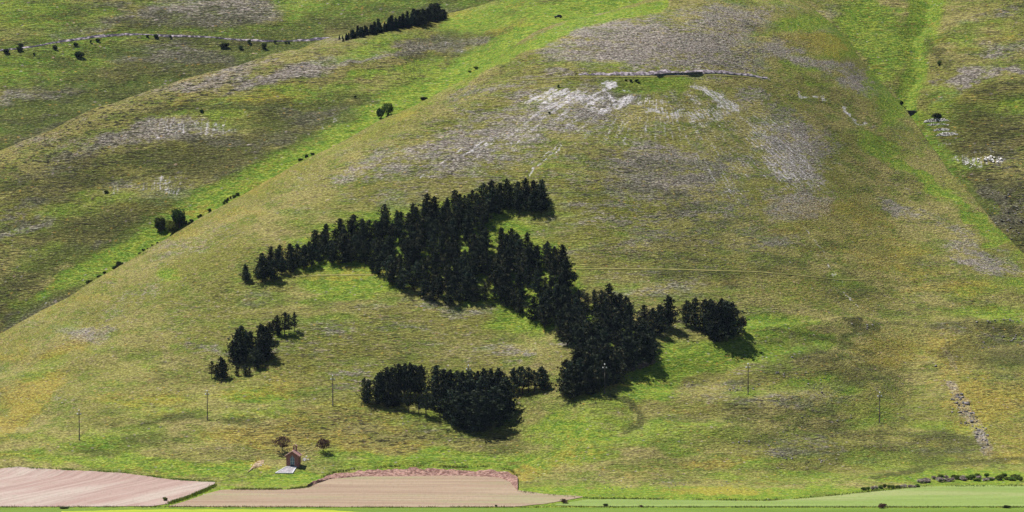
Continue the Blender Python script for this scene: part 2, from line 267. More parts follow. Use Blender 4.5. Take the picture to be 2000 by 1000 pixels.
class NG:
    def __init__(s, nt): s.nt = nt
    def n(s, t, **k):
        o = s.nt.nodes.new(t)
        for a, b in k.items(): setattr(o, a, b)
        return o
    def l(s, a, b): s.nt.links.new(a, b)
    def val(s, sock, v):
        if hasattr(v, 'is_linked') or isinstance(v, bpy.types.NodeSocket): s.l(v, sock)
        else: sock.default_value = v
    def math(s, op, a, b=0.0, c=0.0, clamp=False):
        o = s.n('ShaderNodeMath', operation=op, use_clamp=clamp)
        for i, x in enumerate((a, b, c)): s.val(o.inputs[i], x)
        return o.outputs[0]
    def mix(s, f, a, b, mode='MIX'):
        o = s.n('ShaderNodeMix', data_type='RGBA', blend_type=mode)
        s.val(o.inputs[0], f)
        for i, x in ((6, a), (7, b)):
            if isinstance(x, tuple): x = (*x, 1) if len(x) == 3 else x
            s.val(o.inputs[i], x)
        return o.outputs[2]
    def smooth(s, x, lo, hi, to0=0.0, to1=1.0):
        o = s.n('ShaderNodeMapRange', interpolation_type='SMOOTHSTEP')
        s.val(o.inputs[0], x); o.inputs[1].default_value = lo; o.inputs[2].default_value = hi
        o.inputs[3].default_value = to0; o.inputs[4].default_value = to1
        return o.outputs[0]
    def noise(s, vec, scale, detail=3, rough=.55, out=0, dist=0.0):
        o = s.n('ShaderNodeTexNoise'); s.l(vec, o.inputs['Vector'])
        o.inputs['Scale'].default_value = scale; o.inputs['Detail'].default_value = detail; o.inputs['Roughness'].default_value = rough
        o.inputs['Distortion'].default_value = dist
        return o.outputs[out]
    def mapv(s, vec, scale, rot=(0, 0, 0), loc=(0, 0, 0)):
        o = s.n('ShaderNodeMapping'); s.l(vec, o.inputs[0])
        o.inputs['Scale'].default_value = scale; o.inputs['Rotation'].default_value = rot; o.inputs['Location'].default_value = loc
        return o.outputs[0]

def ground_material(name='meadow', k=1.0):
    m, nt, b = mat(name); g = NG(nt)
    P = g.mapv(g.n('ShaderNodeTexCoord').outputs['Object'], (k, k, k))
    A = g.n('ShaderNodeAttribute', attribute_name='zone_a'); B = g.n('ShaderNodeAttribute', attribute_name='zone_b'); S = g.n('ShaderNodeAttribute', attribute_name='downhill')
    sa = g.n('ShaderNodeSeparateColor'); g.l(A.outputs['Color'], sa.inputs[0])
    sb = g.n('ShaderNodeSeparateColor'); g.l(B.outputs['Color'], sb.inputs[0])
    lush, grey, scree = sa.outputs; yellow, dark, terr = sb.outputs
    big = g.noise(g.mapv(P, (.018, .02, .06)), 1, 4, .55); med = g.noise(g.mapv(P, (.070, .08, .30)), 1, 5, .62); fine = g.noise(g.mapv(P, (.34, .40, 1.35)), 1, 4, .68); tiny = g.noise(g.mapv(P, (1.25, 1.45, 4.2)), 1, 3, .7)
    T = g.mapv(P, (0.36, 0.44, 2.5)); ter = g.noise(T, 1.0, 4, .6, dist=.5)          # follows the contours: sheep-track terracettes
    T2 = g.mapv(P, (1.1, 1.3, 4.6), loc=(7, 3, 1)); ter2 = g.noise(T2, 1.0, 3, .6)
    # grass base
    mixn = g.math('ADD', g.math('MULTIPLY', med, .45), g.math('MULTIPLY', fine, .55))
    col = g.mix(g.smooth(big, .38, .62), (.156, .160, .034), (.234, .212, .072))
    col = g.mix(g.smooth(med, .44, .60), col, (.130, .160, .030))
    col = g.mix(g.math('MULTIPLY', g.smooth(fine, .48, .66), .6), col, (.228, .182, .098))
    # tired, greyish-pink dwarf herbs between
    gm = g.smooth(g.math('ADD', g.math('MULTIPLY', grey, .95), g.math('MULTIPLY', g.math('SUBTRACT', mixn, .5), 3.4)), .32, .92)
    gcol = g.mix(g.smooth(tiny, .40, .60), (.128, .106, .104), (.305, .268, .272))
    col = g.mix(g.math('MULTIPLY', gm, .84), col, gcol)
    # lush
    lm = g.smooth(g.math('ADD', g.math('MULTIPLY', lush, 1.25), g.math('MULTIPLY', g.math('SUBTRACT', mixn, .5), 2.6)), .25, .92)
    lcol = g.mix(g.smooth(fine, .40, .60), (.085, .165, .016), (.185, .235, .026))
    col = g.mix(g.math('MULTIPLY', lm, .93), col, lcol)
    # ochre flower and dry grass
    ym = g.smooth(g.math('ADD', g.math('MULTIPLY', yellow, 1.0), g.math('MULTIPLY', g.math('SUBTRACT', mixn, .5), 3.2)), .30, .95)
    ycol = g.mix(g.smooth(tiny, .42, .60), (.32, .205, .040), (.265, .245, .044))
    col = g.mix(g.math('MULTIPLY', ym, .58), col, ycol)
    # dark heath between, and the painted shade of the slopes
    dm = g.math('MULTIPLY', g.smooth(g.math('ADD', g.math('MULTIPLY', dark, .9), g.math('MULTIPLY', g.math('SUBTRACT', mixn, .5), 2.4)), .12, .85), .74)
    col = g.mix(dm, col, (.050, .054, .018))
    # scattered tiny plants: dark cushions, pale tussocks, orange and pink flowers
    col = g.mix(g.math('MULTIPLY', g.smooth(tiny, .34, .45, 1, 0), .40), col, (.055, .060, .026))
    col = g.mix(g.math('MULTIPLY', g.smooth(tiny, .56, .68), .40), col, (.33, .30, .15))
    v1 = g.n('ShaderNodeTexVoronoi', feature='F1'); g.l(P, v1.inputs['Vector']); v1.inputs['Scale'].default_value = .62
    rc = g.n('ShaderNodeSeparateColor'); g.l(v1.outputs['Color'], rc.inputs[0])
    spot = g.smooth(v1.outputs['Distance'], .16, .34, 1, 0)
    col = g.mix(g.math('MULTIPLY', g.math('MULTIPLY', spot, g.math('GREATER_THAN', rc.outputs[0], .90)), .5), col, (.36, .22, .05))
    col = g.mix(g.math('MULTIPLY', g.math('MULTIPLY', spot, g.math('GREATER_THAN', rc.outputs[1], .90)), .4), col, (.33, .26, .30))
    col = g.mix(g.math('MULTIPLY', g.math('MULTIPLY', spot, g.math('GREATER_THAN', rc.outputs[2], .80)), .4), col, (.045, .055, .022))
    # contour streaks: shadow under the terracettes painted in, with darker turf
    tm = g.math('MULTIPLY', g.smooth(ter, .54, .61), g.math('MULTIPLY', terr, .68))
    col = g.mix(tm, col, (.040, .038, .022))
    # grain of the sward: tussock against gap
    gr = g.math('MULTIPLY', g.smooth(ter2, .34, .66, .70, 1.28), g.smooth(tiny, .34, .66, .76, 1.22))
    gcl = g.n('ShaderNodeCombineColor'); [g.l(gr, gcl.inputs[i]) for i in range(3)]
    col = g.mix(1.0, col, gcl.outputs[0], 'MULTIPLY')
    # limestone scree, drawn out downhill
    D = S.outputs['Vector']
    sn = g.noise(D, 1.6, 5, .72); sn2 = g.noise(P, .8, 4, .78)
    nn = g.math('ADD', g.math('MULTIPLY', sn, .5), g.math('MULTIPLY', sn2, .5))
    sm = g.math('ADD', g.math('MULTIPLY', scree, .95), g.math('MULTIPLY', g.math('SUBTRACT', nn, .5), 4.0))
    sm = g.smooth(sm, .50, 1.05)
    sm = g.math('MULTIPLY', sm, g.smooth(scree, .06, .5, 0, .92))
    scol = g.mix(g.smooth(tiny, .36, .60), (.25, .235, .26), (.62, .59, .61))
    col = g.mix(sm, col, scol)
    g.l(col, b.inputs['Base Color'])
    # relief
    h = g.math('ADD', g.math('MULTIPLY', ter, g.math('ADD', g.math('MULTIPLY', terr, 2.2), .5)), g.math('MULTIPLY', ter2, .8))
    h = g.math('ADD', h, g.math('MULTIPLY', fine, 1.0)); h = g.math('ADD', h, g.math('MULTIPLY', tiny, .35))
    h = g.math('ADD', h, g.math('MULTIPLY', sm, .12))
    bp = g.n('ShaderNodeBump'); bp.inputs['Strength'].default_value = 1.0; bp.inputs['Distance'].default_value = 0.85 / k
    g.l(h, bp.inputs['Height']); g.l(bp.outputs[0], b.inputs['Normal'])
    b.inputs['Roughness'].default_value = 1.0; b.inputs['Specular IOR Level'].default_value = 0.05
    return m

def simple(name, c1, c2=None, scale=1.0, rough=.9, bump=0.0, detail=3, stretch=(1, 1, 1), spec=.15, lo=.4, hi=.62, rand=0.0, rot=(0, 0, 0)):
    m, nt, b = mat(name); g = NG(nt)
    P = g.mapv(g.n('ShaderNodeTexCoord').outputs['Object'], stretch, rot)
    n = g.noise(P, scale, detail, .6)
    col = g.mix(g.smooth(n, lo, hi), c1, c2 or c1)
    if rand:
        r = g.n('ShaderNodeObjectInfo').outputs['Random']
        hsv = g.n('ShaderNodeHueSaturation'); g.l(col, hsv.inputs['Color'])
        g.l(g.math('ADD', g.math('MULTIPLY', r, rand), 1 - rand / 2), hsv.inputs['Value'])
        g.l(g.math('ADD', g.math('MULTIPLY', r, .06), .47), hsv.inputs['Hue'])
        col = hsv.outputs[0]
    g.l(col, b.inputs['Base Color'])
    b.inputs['Roughness'].default_value = rough; b.inputs['Specular IOR Level'].default_value = spec
    if bump:
        bp = g.n('ShaderNodeBump'); bp.inputs['Distance'].default_value = bump
        g.l(n, bp.inputs['Height']); g.l(bp.outputs[0], b.inputs['Normal'])
    return m

def field_material(name, cA, cB, cC, rot, rows=2.2):
    m, nt, b = mat(name); g = NG(nt)
    P = g.n('ShaderNodeTexCoord').outputs['Object']
    P0 = P; P = g.mapv(P0, (1, 1, 1), (0, 0, rot))
    R = g.mapv(P, (.012, rows * .28, .02)); st = g.noise(R, 1.0, 5, .75)
    R2 = g.mapv(P, (.02, rows * .62, .02)); st2 = g.noise(R2, 1.0, 2, .6)
    big = g.noise(g.mapv(P, (.012, .05, .02)), 1.0, 4, .55); fine = g.noise(g.mapv(P0, (.9, .25, .5)), 1, 4, .7)
    col = g.mix(g.smooth(st, .38, .64), cA, cB)
    col = g.mix(g.math('MULTIPLY', g.smooth(big, .48, .62), .8), col, cC)
    col = g.mix(g.math('MULTIPLY', g.smooth(st2, .48, .60), .3), col, tuple(x * .68 for x in cA))
    col = g.mix(g.math('MULTIPLY', g.smooth(fine, .5, .68), .35), col, tuple(x * .62 for x in cB))
    g.l(col, b.inputs['Base Color'])
    h = g.math('ADD', g.math('MULTIPLY', st2, 1.0), g.math('MULTIPLY', fine, .8))
    bp = g.n('ShaderNodeBump'); bp.inputs['Distance'].default_value = .22
    g.l(h, bp.inputs['Height']); g.l(bp.outputs[0], b.inputs['Normal'])
    b.inputs['Roughness'].default_value = 1; b.inputs['Specular IOR Level'].default_value = .05
    return m

def translucent(m, f=.4):
    nt = m.node_tree; b = nt.nodes['Principled BSDF']; t = nt.nodes.new('ShaderNodeBsdfTranslucent'); x = nt.nodes.new('ShaderNodeMixShader')
    c = b.inputs['Base Color'].links[0].from_socket; nt.links.new(c, t.inputs['Color']); x.inputs[0].default_value = f
    nt.links.new(b.outputs[0], x.inputs[1]); nt.links.new(t.outputs[0], x.inputs[2]); nt.links.new(x.outputs[0], nt.nodes['Material Output'].inputs['Surface'])
    return m
M = {}
M['meadow'] = ground_material()
M['meadow_mid'] = ground_material('upland_meadow', .78)
M['meadow_far'] = ground_material('far_meadow', .55)
M['needles'] = simple('pine_needles', (.018, .026, .018), (.118, .120, .070), .9, 1, rand=.9, lo=.46, hi=.66, spec=0)  # lighter tone paints sunlit flecks into the crowns
M['needles_far'] = simple('spruce_needles', (.014, .026, .022), (.030, .044, .032), 1.1, 1, rand=.6, spec=0)
M['bark'] = simple('bark', (.045, .034, .028), (.10, .075, .06), 3.0, .95, .05, stretch=(1, 1, .25))
M['leaves'] = simple('broad_leaves', (.020, .036, .010), (.060, .085, .018), .9, .8, rand=.5)
M['leaves_bright'] = simple('bright_leaves', (.065, .100, .018), (.14, .18, .03), .9, .8, rand=.5)
M['leaves_brown'] = simple('brown_twigs', (.075, .040, .030), (.135, .085, .055), 1.4, .9, rand=.4)
M['dry_brush'] = simple('dry_brush', (.26, .22, .19), (.56, .50, .46), 2.0, .95, rand=.4)
M['purple_brush'] = simple('purple_brush', (.08, .055, .07), (.20, .15, .18), 2.0, .95, rand=.4)
M['rock'] = simple('limestone', (.11, .097, .10), (.31, .285, .28), 1.6, .95, .15, rand=.5)
M['rock_white'] = simple('white_limestone', (.45, .43, .43), (.78, .75, .73), 1.3, .95, .15, rand=.2)
M['gabion'] = simple('gabion_stone', (.30, .29, .31), (.58, .56, .57), 1.8, .95, .25, rand=.2)
M['cut'] = simple('cut_rock', (.085, .07, .085), (.34, .30, .33), .7, .95, .4, stretch=(1, 1, .5))
M['soil'] = simple('red_soil', (.11, .058, .048), (.29, .18, .15), .9, 1, .6)
M['earth'] = simple('bare_earth', (.17, .115, .05), (.36, .28, .20), .9, 1, .25)
M['wood'] = simple('pole_wood', (.035, .031, .028), (.085, .075, .066), 2.0, .9, .02, stretch=(2, 2, .2))
M['porcelain'] = simple('porcelain', (.75, .78, .80), (.82, .84, .86), 3, .25, spec=.5)
M['iron'] = simple('iron', (.05, .05, .055), (.09, .09, .09), 4, .6, spec=.4)
M['grass'] = simple('verge_grass', (.070, .125, .012), (.135, .185, .022), .5, .9, rand=.2)
M['grass_dark'] = simple('rough_grass', (.070, .105, .018), (.150, .150, .045), .5, .9, rand=.2)
M['path'] = simple('trodden_path', (.150, .150, .040), (.215, .195, .070), .25, 1, .1)
M['till_pink'] = field_material('tilled_soil', (.255, .175, .152), (.30, .23, .205), (.325, .275, .243), math.radians(-62), 1.0)
M['till_tan'] = field_material('sprouting_field', (.225, .160, .118), (.265, .21, .15), (.21, .21, .115), math.radians(1), .5)
M['crop_green'] = field_material('green_crop', (.150, .208, .058), (.172, .228, .068), (.215, .235, .10), math.radians(-2), .35)
M['lawn'] = field_material('bright_grass', (.100, .16, .027), (.128, .183, .032), (.088, .142, .022), math.radians(0))
M['bloom'] = field_material('yellow_bloom', (.25, .30, .03), (.33, .34, .04), (.20, .28, .03), math.radians(0))

for k_, f_ in (('grass', .5), ('grass_dark', .5), ('leaves', .35), ('leaves_bright', .4), ('dry_brush', .35), ('leaves_brown', .3)): translucent(M[k_], f_)

# ------------------------------------------------------------------ mesh builders
def mesh_from(name, co, faces, smooth=False):
    me = bpy.data.meshes.new(name)
    me.from_pydata([tuple(c) for c in co], [], [tuple(int(i) for i in f) for f in faces])
    if smooth: me.polygons.foreach_set('use_smooth', [True] * len(me.polygons))
    me.update()
    return me

def grid_mesh(name, X, Yy, Z):
    nr, nc = X.shape
    me = bpy.data.meshes.new(name)
    me.vertices.add(nr * nc)
    me.vertices.foreach_set('co', np.stack([X, Yy, Z], -1).astype(np.float32).ravel())
    i = (np.arange(nr - 1)[:, None] * nc + np.arange(nc - 1)[None]).ravel()
    q = np.stack([i, i + 1, i + nc + 1, i + nc], -1).astype(np.int32)
    me.loops.add(q.size); me.loops.foreach_set('vertex_index', q.ravel())
    me.polygons.add(len(q)); me.polygons.foreach_set('loop_start', np.arange(0, q.size, 4, dtype=np.int32))
    me.polygons.foreach_set('use_smooth', np.ones(len(q), bool))
    me.update(calc_edges=True)
    return me

def link(name, me, material=None, parent=None, **props):
    o = bpy.data.objects.new(name, me); COL.objects.link(o)
    if material is not None and me is not None and not me.materials: me.materials.append(material)
    if parent is not None: o.parent = parent
    for k, v in props.items(): o[k] = v
    return o

def empty(name, loc, rz=0, scale=1, **props):
    o = bpy.data.objects.new(name, None); COL.objects.link(o)
    o.location = loc; o.rotation_euler = (0, 0, rz); o.scale = (scale,) * 3 if not hasattr(scale, '__len__') else scale
    o.empty_display_size = .5
    for k, v in props.items(): o[k] = v
    return o

def add_zones(me, layer, U, V, X, Yy, Z):
    zs = ZONES[layer]; u0, v0 = U.ravel(), V.ravel()
    u = u0 + 46 * fbm(u0 / 80, v0 / 40, 501, 3) + 18 * fbm(u0 / 16, v0 / 8, 502, 2)
    v = v0 + 20 * fbm(u0 / 70, v0 / 34, 503, 3) * ss(0, 120, v0) * ss(940, 880, v0) + 6 * fbm(u0 / 18, v0 / 8, 504, 2)
    u1 = u0 + 10 * fbm(u0 / 22, v0 / 14, 505, 3); v1 = v0 + 5 * fbm(u0 / 20, v0 / 12, 506, 3)
    L = {k: np.clip(np.maximum(blobs(u, v, zs[k][0]), lines(u1, v1, zs[k][1])), 0, 1.2) for k in zs}
    x, y, z = X.ravel(), Yy.ravel(), Z.ravel()
    if layer == 'front':
        terr = .55 + .45 * ss(-.2, .5, fbm(x / 40, y / 40, 77, 2)) - .5 * ss(940, 960, v)
        terr = terr + .5 * blobs(u, v, [(700, 845, 230, 46, 0, 1.5), (1600, 830, 260, 90, 0, .8), (1300, 80, 200, 60, 0, .4)])
        L['lush'] = np.maximum(L['lush'], ss(940, 962, v) * .95)
    else:
        terr = 1.0 + .6 * ss(-.2, .5, fbm(x / 50, y / 50, 79, 2))
    for k_, sd, a_ in (('lush', 601, .75), ('grey', 611, .75), ('yellow', 621, .8), ('dark', 631, .8)):
        n_ = fbm(x / 17, z / 3.0 + y / 60, sd, 4, .6)
        L[k_] = L[k_] + a_ * np.clip(n_ - .02, 0, 1) * (1 - np.clip(L['scree'], 0, 1))
    if layer == 'right': L['dark'] = L['dark'] + .2 * ss(1790, 1850, u0)
    if layer == 'far':
        L['lush'] = L['lush'] * 1.1 + .22; L['yellow'] = L['yellow'] * .5; L['dark'] = L['dark'] + .15  # bluish air tint put into the far sward's colour
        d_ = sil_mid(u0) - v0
        L['dark'] = L['dark'] + .55 * np.exp(-(d_ / 70) ** 2); L['yellow'] = L['yellow'] * (1 - .6 * np.exp(-(d_ / 50) ** 2))  # darkened in colour behind the skyline to set the ridge apart
    if layer == 'mid':
        L['dark'] = L['dark'] + .22; L['yellow'] = L['yellow'] * .8  # shading of the ridge face put into its colour
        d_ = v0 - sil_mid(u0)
        pale = np.exp(-np.maximum(0, d_ - 6) / 26) * ss(900, 600, u0)  # bright crest light painted as paler, drier sward
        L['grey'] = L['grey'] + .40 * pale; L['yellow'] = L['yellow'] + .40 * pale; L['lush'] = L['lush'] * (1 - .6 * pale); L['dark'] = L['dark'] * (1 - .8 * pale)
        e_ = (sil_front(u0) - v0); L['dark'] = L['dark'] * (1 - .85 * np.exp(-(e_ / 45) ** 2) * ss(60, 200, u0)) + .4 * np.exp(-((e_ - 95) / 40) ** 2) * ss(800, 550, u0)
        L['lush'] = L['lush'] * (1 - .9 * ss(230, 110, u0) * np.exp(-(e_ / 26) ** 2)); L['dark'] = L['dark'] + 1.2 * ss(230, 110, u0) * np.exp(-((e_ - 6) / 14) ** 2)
    if layer == 'front':
        broad = ss(520, 250, v0 + 30 * fbm(u0 / 90, v0 / 50, 521, 3)) * ss(560, 900, u0) * ss(1720, 1480, u0) * (1 - np.clip(L['lush'], 0, 1))
        L['grey'] = L['grey'] * (1 - .25 * broad) + .2 * broad; L['yellow'] = L['yellow'] * (1 - .5 * broad)
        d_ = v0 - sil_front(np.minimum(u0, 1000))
        pale = np.exp(-np.maximum(0, d_ - 8) / 60) * ss(1000, 800, u0)  # sunlit left edge of the spur painted pale, with drier grass
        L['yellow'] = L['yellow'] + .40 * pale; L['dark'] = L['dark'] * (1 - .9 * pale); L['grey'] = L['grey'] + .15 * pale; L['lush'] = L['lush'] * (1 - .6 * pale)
    terr = terr * (1 - .75 * np.clip(L['lush'], 0, 1)) * (1 - .6 * np.clip(L['scree'], 0, 1))
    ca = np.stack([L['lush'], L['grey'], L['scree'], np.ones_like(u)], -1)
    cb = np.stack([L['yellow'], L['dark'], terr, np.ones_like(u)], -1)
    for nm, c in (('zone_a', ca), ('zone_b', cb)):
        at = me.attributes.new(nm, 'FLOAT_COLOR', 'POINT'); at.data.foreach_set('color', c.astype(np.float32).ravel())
    # downhill coordinate: angle round the summit and distance from it
    if layer == 'front':
        ax, ay = unproj(1285., 130., 1425.)[:2]
        dx, dy = x - ax, y - ay - 20
        th = np.arctan2(dx, -dy); r = np.hypot(dx, dy)
        c = np.stack([th * 26, r * .045, np.zeros_like(r)], -1)
    else:
        c = np.stack([x * .55, y * .05, z * .07], -1)
    at = me.attributes.new('downhill', 'FLOAT_VECTOR', 'POINT'); at.data.foreach_set('vector', c.astype(np.float32).ravel())

def hill(name, layer, us, Ys, label):
    U, Yg = np.meshgrid(us, Ys)
    x, y, z = surf(layer, U.ravel(), Yg.ravel())
    X, Yy, Z = (a.reshape(U.shape) for a in (x, y, z))
    pu, pv = proj(X, Yy, Z)
    me = grid_mesh(name, X, Yy, Z)
    add_zones(me, layer, pu, pv, X, Yy, Z)
    return link(name, me, M[{'front': 'meadow', 'far': 'meadow_far'}.get(layer, 'meadow_mid')], kind='structure', label=label, category='hill')

def span(a, b, step):      # fine within the view, coarser to both sides
    return np.concatenate([np.arange(a, max(a, -60), 16.0), np.arange(max(a, -60), min(b, 2060), step), np.arange(min(b, 2060), b, 16.0)])

def front_rows():
    a = np.arange(1140, 1520, 0.9); b = np.arange(1520, 1800, 2.0)
    return np.concatenate([a, b])

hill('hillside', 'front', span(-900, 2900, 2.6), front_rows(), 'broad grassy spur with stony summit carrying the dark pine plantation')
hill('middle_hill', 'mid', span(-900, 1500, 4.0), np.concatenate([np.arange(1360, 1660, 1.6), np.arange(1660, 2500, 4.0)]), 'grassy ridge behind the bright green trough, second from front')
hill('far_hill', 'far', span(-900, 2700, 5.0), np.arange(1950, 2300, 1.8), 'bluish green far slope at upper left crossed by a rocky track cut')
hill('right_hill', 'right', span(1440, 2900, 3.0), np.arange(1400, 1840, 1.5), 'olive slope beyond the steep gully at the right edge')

# the plain, one sheet towards the camera and far to both sides
px, py = np.meshgrid(np.linspace(-2500, 2500, 60), np.concatenate([np.linspace(-300, 1100, 20), np.linspace(1120, 1250, 8), np.linspace(1400, 4000, 8)]))
me = grid_mesh('plain', px, py, np.full_like(px, -0.25))
link('plain', me, M['lawn'], kind='structure', label='flat green meadow plain below the hills', category='plain')

# ------------------------------------------------------------------ draped strips
def top_of(u, v, layer='front'):
    return ground(u, v, layer)

def drape(name, us, top, bot, rows, material, lift=0.12, layer='front', **props):
    """sheet between two photo-traced edges, laid on the ground"""
    X = np.zeros((rows, len(us))); Yy = X.copy(); Z = X.copy()
    for j, u in enumerate(us):
        Ys = np.linspace(*RANGE[layer], 2400) if layer != 'front' else (np.linspace(1120, 1300, 2600) if bot(u) > 800 else np.linspace(1200, 1780, 3000))
        x, y, z = surf(layer, np.full_like(Ys, u), Ys)
        pv = np.minimum.accumulate(proj(x, y, z)[1])
        vs = np.linspace(float(bot(u)), float(top(u)), rows)
        Yi = np.interp(-vs, -pv, Ys)
        X[:, j] = np.interp(Yi, Ys, x); Yy[:, j] = Yi; Z[:, j] = np.interp(Yi, Ys, z) + lift
    me = grid_mesh(name, X, Yy, Z)
    return link(name, me, material, **props), (X, Yy, Z)

def lin(pts):
    p = np.array(pts, float)
    return lambda u: np.interp(u, p[:, 0], p[:, 1])

wob = lambda u, s: 1.2 * fbm(np.asarray(u, float) / 26, np.zeros_like(np.asarray(u, float)) + s, int(s), 3)
e_pt = lin([(-130, 918), (0, 916), (35, 912), (100, 917), (250, 925), (330, 937), (400, 942), (423, 943)])
e_pb = lin([(-130, 991), (0, 990), (200, 990), (300, 989), (330, 984), (360, 972), (395, 957), (423, 944)])
drape('tilled_field', np.concatenate([np.arange(-860, -120, 20.), np.arange(-120, 424, 4.0)]), lambda u: e_pt(u) + wob(u, 3), lambda u: e_pb(u) + wob(u, 4) * .5, 40, M['till_pink'], kind='structure', label='pale pink tilled field at lower left', category='field')
e_tt = lin([(330, 989), (360, 980), (400, 966), (430, 958), (470, 956), (560, 957), (600, 953), (618, 944), (640, 936), (700, 930), (900, 928), (985, 932), (1004, 942), (1010, 958), (1060, 965), (1140, 970)])
e_tb = lin([(330, 990), (700, 991), (1000, 991), (1060, 985), (1100, 979), (1140, 971)])
drape('sprouting_field', np.arange(330, 1141, 4.0), lambda u: e_tt(u) + wob(u, 5) * .6, lambda u: e_tb(u) + wob(u, 6) * .4, 36, M['till_tan'], kind='structure', label='tan striped sprouting field below the red soil bank', category='field')
e_gt = lin([(1085, 985), (1150, 976), (1250, 976), (1500, 979), (1600, 972), (1650, 966), (1740, 958), (1800, 951), (1900, 948), (2000, 949), (2150, 950)])
e_gb = lin([(1085, 988), (1200, 990), (2150, 990)])
drape('crop_field', np.concatenate([np.arange(1085, 2131, 5.0), np.arange(2136, 2860, 20.)]), lambda u: e_gt(u) + wob(u, 7) * .5, lambda u: e_gb(u) + wob(u, 8) * .3, 24, M['crop_green'], kind='structure', label='smooth light green crop field at lower right', category='field')
drape('lawn', np.concatenate([np.arange(-860, -120, 20.), np.arange(-120, 2131, 8.0), np.arange(2140, 2860, 20.)]), lambda u: 992.5 + wob(u, 9) * .4, lambda u: 1012 + 0 * u, 10, M['lawn'], lift=.10, kind='structure', label='bright green meadow strip along the bottom edge', category='meadow')
drape('flower_field', np.arange(120, 780, 6.0), lambda u: 996.5 + wob(u, 10) * .8 + 8 * ss(600, 780, u) + 3 * ss(300, 120, u), lambda u: 1010 + 0 * u, 6, M['bloom'], lift=.2, kind='structure', label='yellow flowering strip at the bottom edge', category='field')

# red soil bank above the tan field: eroded, furrowed face
def rough_strip(name, us, top, bot, rows, material, layer, h, furrow, seed, lean=.0, **props):
    us = np.asarray(us, float)
    o, (X, Yy, Z) = drape(name, us, top, bot, rows, material, 0.1, layer, **props)
    t = np.linspace(0, 1, rows)[:, None]
    n1 = fbm((X + lean * t * 4) / furrow, np.full_like(X, 0.5) + t * .6, seed, 3)
    n2 = fbm(X / (furrow * .35), Yy / (furrow * .35) + t * 3, seed + 3, 2)
    env = np.sin(np.pi * np.clip(t, 0.02, .98)) ** .6
    Z += env * h * (.5 + .75 * n1 + .35 * n2); Yy -= env * h * (.4 * n1 + .3 * n2)
    Z[0] -= .5; Z[-1] -= .4
    o.data.vertices.foreach_set('co', np.stack([X, Yy, Z], -1).astype(np.float32).ravel()); o.data.update()
    return o
bk_t = lin([(600, 951.5), (625, 937), (650, 927.5), (700, 920.5), (760, 917), (840, 915), (900, 919), (930, 922), (960, 917), (1000, 926), (1011, 932)])
bk_b = lin([(600, 953), (620, 945), (645, 937), (700, 932), (900, 930), (975, 934), (995, 942), (1006, 955), (1011, 961)])
rough_strip('soil_bank', np.arange(600, 1012, 1.6), lambda u: bk_t(u) + 3.2 * fbm(np.asarray(u) / 9., np.asarray(u) * 0 + 2.2, 5, 2), bk_b, 14, M['soil'], 'front', .8, 1.5, 61, 1.6, kind='structure', label='furrowed red soil bank above the tan field', category='bank')
# road cutting at the summit, and the track cut across the far hill
rc_t = lin([(1130, 145), (1200, 142), (1260, 140.5), (1295, 136), (1330, 139), (1400, 137), (1450, 143), (1500, 152.5)])
rc_b = lin([(1130, 147), (1200, 148), (1260, 148), (1330, 147), (1400, 144), (1450, 148), (1500, 155)])
rough_strip('rock_cutting', np.arange(1130, 1500, 1.8), lambda u: rc_t(u) + 3 * fbm(np.asarray(u) / 8., np.asarray(u) * 0 + 1.2, 8, 2), rc_b, 10, M['cut'], 'front', .4, 1.1, 71, 0, kind='structure', label='grey rock cutting above the summit road', category='rock cutting')
ft_t = lin([(0, 97), (60, 90), (120, 79), (190, 68), (245, 65), (300, 67), (380, 69), (440, 75), (520, 78), (560, 80), (600, 75), (660, 71)])
fw = lin([(0, 4), (100, 5), (200, 8), (250, 6), (290, 2), (320, 7), (380, 5), (420, 2), (470, 5), (520, 6), (560, 2), (600, 8), (660, 6)])
rough_strip('track_cutting', np.arange(-60, 672, 2.5), lambda u: ft_t(u) + 1.2 * fbm(np.asarray(u) / 14., np.asarray(u) * 0 + .2, 4, 2), lambda u: ft_t(u) + fw(u) * .75 + .2, 8, simple('track_rock', (.035, .03, .045), (.30, .26, .29), .45, .95, .4, lo=.46, hi=.66), 'far', .35, 3.0, 81, 0, kind='structure', label='dark rocky track cut crossing the far slope', category='track')
# road bench, low dark wall at the summit
drape('road', np.arange(1000, 1490, 5.0), lin([(1000, 158), (1130, 149), (1260, 149.5), (1400, 146), (1450, 149), (1490, 154)]), lin([(1000, 159.2), (1130, 150.5), (1260, 151.3), (1400, 147.8), (1450, 150.6), (1490, 155.3)]), 4, M['path'], .12, 'front', kind='structure', label='pale summit road in front of the rock cutting', category='road')
# trodden paths across the slope
drape('footpath', np.arange(1112, 1700, 5.0), lin([(1112, 524), (1300, 525), (1480, 530), (1560, 537), (1640, 546), (1760, 549), (2040, 553)]), lin([(1112, 526), (1300, 527), (1480, 532), (1560, 539), (1640, 547.6), (1700, 548.3), (2040, 554.5)]), 3, M['path'], .1, 'front', kind='structure', label='faint pale footpath crossing the slope right of the plantation', category='path')
drape('footpath', np.arange(565, 735, 5.0), lin([(565, 540), (640, 536), (735, 536)]), lin([(565, 542), (640, 538.5), (735, 538)]), 3, M['path'], .1, 'front', kind='structure', label='short pale footpath below the left arm of the plantation', category='path')

